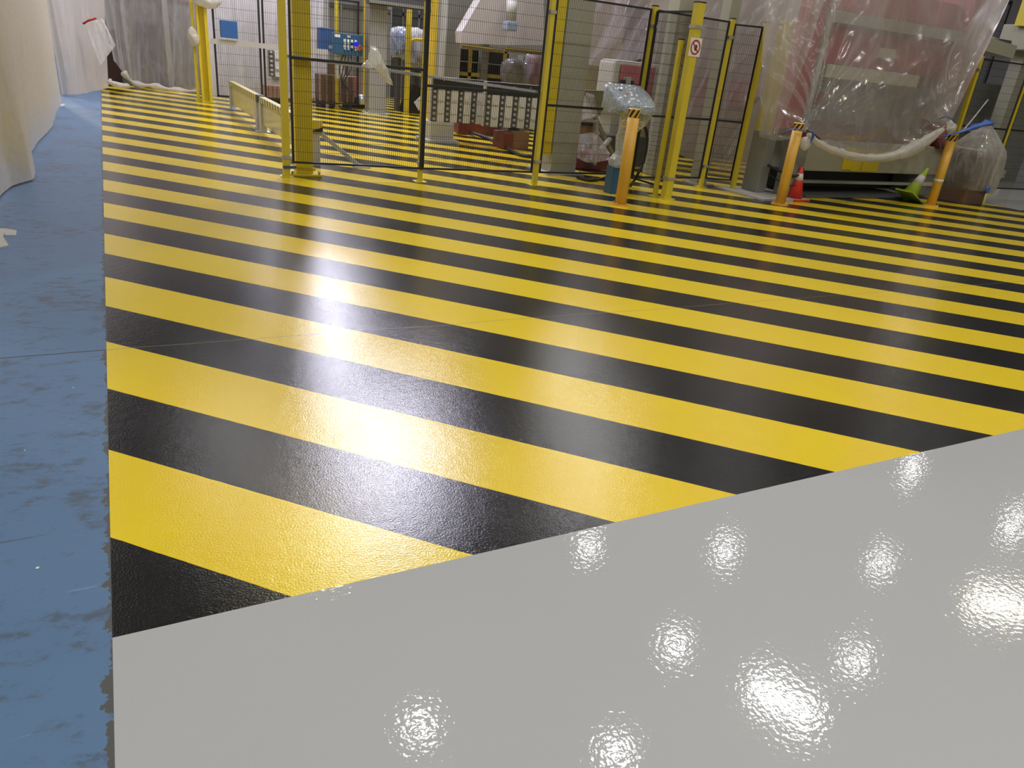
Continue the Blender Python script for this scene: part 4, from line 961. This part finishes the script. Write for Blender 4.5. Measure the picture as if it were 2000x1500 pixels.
blob('clear film-wrapped unit between the inner guard and beige column',988,118,1018,172,15.95,CLR,8,GRYD)
blob('film-wrapped pinkish unit left of the front fence post',1034,104,1060,172,16.2,CLR,9,PNK)
bg('olive grey background machine wall behind the white hood',880,1180,160,22.5,1,4.8,GRY)
# ================================================================= behind panel C-D: wrapped pink machine, curtains
sheet('long clear film curtain behind the fence, between beige column and wrapped press',
      [at(1135,60,11.6)+V((0,0,1.9)),at(1300,60,11.4)+V((0,0,1.9)),at(1560,80,10.2)+V((0,0,1.9))],
      [at(1140,125,11.8),at(1200,132,11.6),at(1268,125,11.5),at(1320,290,11.0),at(1380,318,10.6),at(1440,338,10.2),at(1520,330,9.8)],130,80,.14,5,1.8,77,film('mauve_film',(.56,.50,.53),.5,.4,.10,2.2,.3,.18,rotm=(0,.8,0)),diag=2.2)
def exq(t,xa,xb,Y):
    bm=BM(); box(bm,xa+.5,xb-1.3,Y-.05,Y,1.0,1.5); obj('pink_band',bm,PNK,t)
    bm=BM(); box(bm,xa+.9,xa+1.3,Y-.06,Y,.2,3.4); obj('grey_pillar',bm,GRYL,t)
bg('grey machine with pink band behind the long clear curtain',1290,1530,330,12.0,1.2,3.6,BEI,ex=exq)
bg('beige cabinet behind the fence, right of the wide beige column',1118,1200,200,13.2,.8,4.2,paint('olive_beige',(.33,.31,.22),.5),name='machine_cabinet',cat='machine')
g_=gp(1290,345)
bg('short beige column behind the wing panel of the fence',1272,1304,345,9.4,.25,2.6,BEI,name='short_column',cat='column')
g_=gp(1392,352)
bm=BM(); box(bm,PF[0]+.08,PF[0]+.26,PF[1]+.18,PF[1]+.36,0.02,3.2,.005); box(bm,PF[0]+.02,PF[0]+.34,PF[1]+.1,PF[1]+.44,0,.02); tag(obj('profile_column',bm,BEI),'beige profile column directly behind the fence post right of the sign','column')
t=thing('pink_machine','pink-fronted machine with rounded white frame behind the wrapped control desk','machine',(at(1240,160,10.8).x,10.8,0))
Yk=10.8; xa,xb=at(1196,170,Yk).x,at(1294,170,Yk).x; zl,zh=at(1240,215,Yk).z,at(1240,120,Yk).z
bm=BM(); box(bm,xa,xb,Yk,Yk+.5,zl,zh,.06); obj('frame',bm,GRYL,t)
bm=BM(); box(bm,xa+.10,xb-.22,Yk-.03,Yk,zl+.22,zh-.06,.02); obj('pink_door',bm,PNK,t)
bm=BM(); box(bm,xa+.1,xb-.1,Yk+.05,Yk+.45,0,zl); obj('plinth',bm,BEI,t)
# linkage stuff at 1135-1190 , 190-330
t=thing('transfer_unit','grey transfer unit with dark red base between beige column and wrapped desk','machine',(at(1160,330,9.7).x,9.7,0))
Yt=9.75; X_=lambda px,py: at(px,py,Yt).x; Zt=lambda px,py: at(px,py,Yt).z
bm=BM(); bar(bm,at(1164,235,Yt),at(1160,322,Yt),.07,.05); obj('mast',bm,STL,t)
bm=BM(); box(bm,X_(1130,255),X_(1165,255),Yt+.1,Yt+.5,Zt(1150,262),Zt(1150,246)); obj('cream_block',bm,BRN2,t)
bm=BM(); box(bm,X_(1130,255),X_(1165,255),Yt+.08,Yt+.52,Zt(1150,246),Zt(1150,240)); obj('plate',bm,BLK,t)
bm=BM(); box(bm,X_(1128,320),X_(1200,320),Yt+.1,Yt+.6,0.0,Zt(1160,300),.02); obj('red_base',bm,DRED,t)
bm=BM(); bar(bm,at(1172,292,Yt-.1),at(1192,270,Yt-.1),.07,.04); obj('arm',bm,GRYL,t)
f=BM(); A=[f.verts.new(at(x,y,Yt+.2)) for x,y in ((1140,176),(1190,178),(1172,226))]; fa=f.faces.new(A); r_=bmesh.ops.extrude_face_region(f,geom=[fa])
for v in r_['geom']:
    if isinstance(v,bmesh.types.BMVert): v.co.y+=.1
obj('gusset',f,paint('olive_dark',(.16,.15,.08),.5),t)
bm=BM(); bar(bm,at(1160,225,Yt+.2),at(1196,300,Yt+.2),.06,.05); obj('lever',bm,paint('olive_lever',(.22,.21,.12),.5),t)
bm=BM(); box(bm,X_(1185,330),X_(1300,330),Yt+.6,Yt+1.2,0,Zt(1240,275)); tag(obj('machine',bm,GRYD),'dark machine base behind the wrapped control desk','machine part')
sheet('loose film lying over the transfer unit beside the beige column',[at(1130,262,9.55),at(1165,262,9.55),at(1192,300,9.5)],[at(1122,305,9.5),at(1150,318,9.4),at(1188,312,9.4)],40,24,.025,3,1,91,CLR,name='film_sheet')
sheet('small film piece hanging beside the beige column at desk height',[at(1145,180,9.9),at(1160,185,9.9)],[at(1130,235,9.9),at(1168,228,9.9)],20,24,.02,3,2,95,CLR,name='film_sheet')
bm=BM(); tube(bm,catm([gp(1128,346,.02),gp(1150,352,.02),gp(1175,349,.03),gp(1195,340,.1)]),.02,8); tag(obj('hose',bm,RUB),'black hose on the floor behind the blue plinth','hose')
# ================================================================= HANGING BAG ON FRONT FENCE
Yf=8.55
bm=BM(); out=[(723,88),(731,90),(742,108),(750,126),(757,136),(761,152),(767,168),(756,162),(746,150),(735,136),(726,128),(708,132),(704,128),(716,116)]
ctr=V((0,0,0)); P3=[at(x,y,Yf-.05) for x,y in out]
for p in P3: ctr+=p
ctr/=len(P3); nn=len(P3); rings=[]
for k,(s_,dy) in enumerate(((1,0),(.85,-.05),(.6,-.09),(.3,-.11),(.05,-.12))):
    rings.append([bm.verts.new(ctr+(p-ctr)*s_+V((0,dy*(1+.6*noise.noise(V((i,k,3)))),0))) for i,p in enumerate(P3)])
for a,b in zip(rings,rings[1:]):
    for i in range(nn): bm.faces.new((a[i],a[(i+1)%nn],b[(i+1)%nn],b[i])).smooth=True
bm.faces.new(rings[-1])
back=[bm.verts.new(v.co*1) for v in rings[0]]
r2_=[bm.verts.new(ctr+(p-ctr)*.7+V((0,.05,0))) for p in P3]
for i in range(nn): bm.faces.new((rings[0][i],r2_[i],r2_[(i+1)%nn],rings[0][(i+1)%nn]))
bm.faces.new(r2_)
bmesh.ops.delete(bm,geom=back,context='VERTS')
bmesh.ops.subdivide_edges(bm,edges=bm.edges[:],cuts=2,use_grid_fill=True)
for v in bm.verts: v.co+=V((.012*noise.noise(v.co*22),.05*noise.noise(v.co*13)-.02,.012*noise.noise(v.co*25+V((3,3,3)))))
tag(obj('film_bag',bm,film('torn_film',(.78,.76,.68),.78,.2,.15,14,.8,.15)),'crumpled white film rag snagged on the front mesh fence','plastic bag')
# blue strap at foot of post A
bm=BM(); z_=hz(575,325,PA); box(bm,PA.x-.045,PA.x+.10,PA.y-.06,PA.y-.04,z_-.02,z_+.01,.004); tag(obj('blue_strap',bm,paint('navy_strap',(.03,.07,.18),.5)),'dark blue strap round the foot of the corner fence post','strap')
# ================================================================= FLOOR MARKS
def decal(label,pts,mat,z=.0015):
    bm=BM(); f=bm.faces.new([bm.verts.new(gp(x,y,z)) for x,y in pts]); r=bmesh.ops.extrude_face_region(bm,geom=[f])
    for v in r['geom']:
        if isinstance(v,bmesh.types.BMVert): v.co.z-=z-.0002
    return tag(obj('floor_marking',bm,mat),label,'floor marking')
WM=paint('worn_white_marking',(.45,.43,.36),.5,var=.3,scale=18)
decal('worn white painted arrow tip on the blue floor at the left edge',[(-60,455),(-30,447),(10,446),(33,450),(31,459),(12,459),(8,456),(6,462),(17,479),(0,483),(-60,480)],WM)
decal('small white paint flake mark on the blue floor far down the strip',[(115,206),(120,203),(128,203),(124,206),(121,208)],WM)
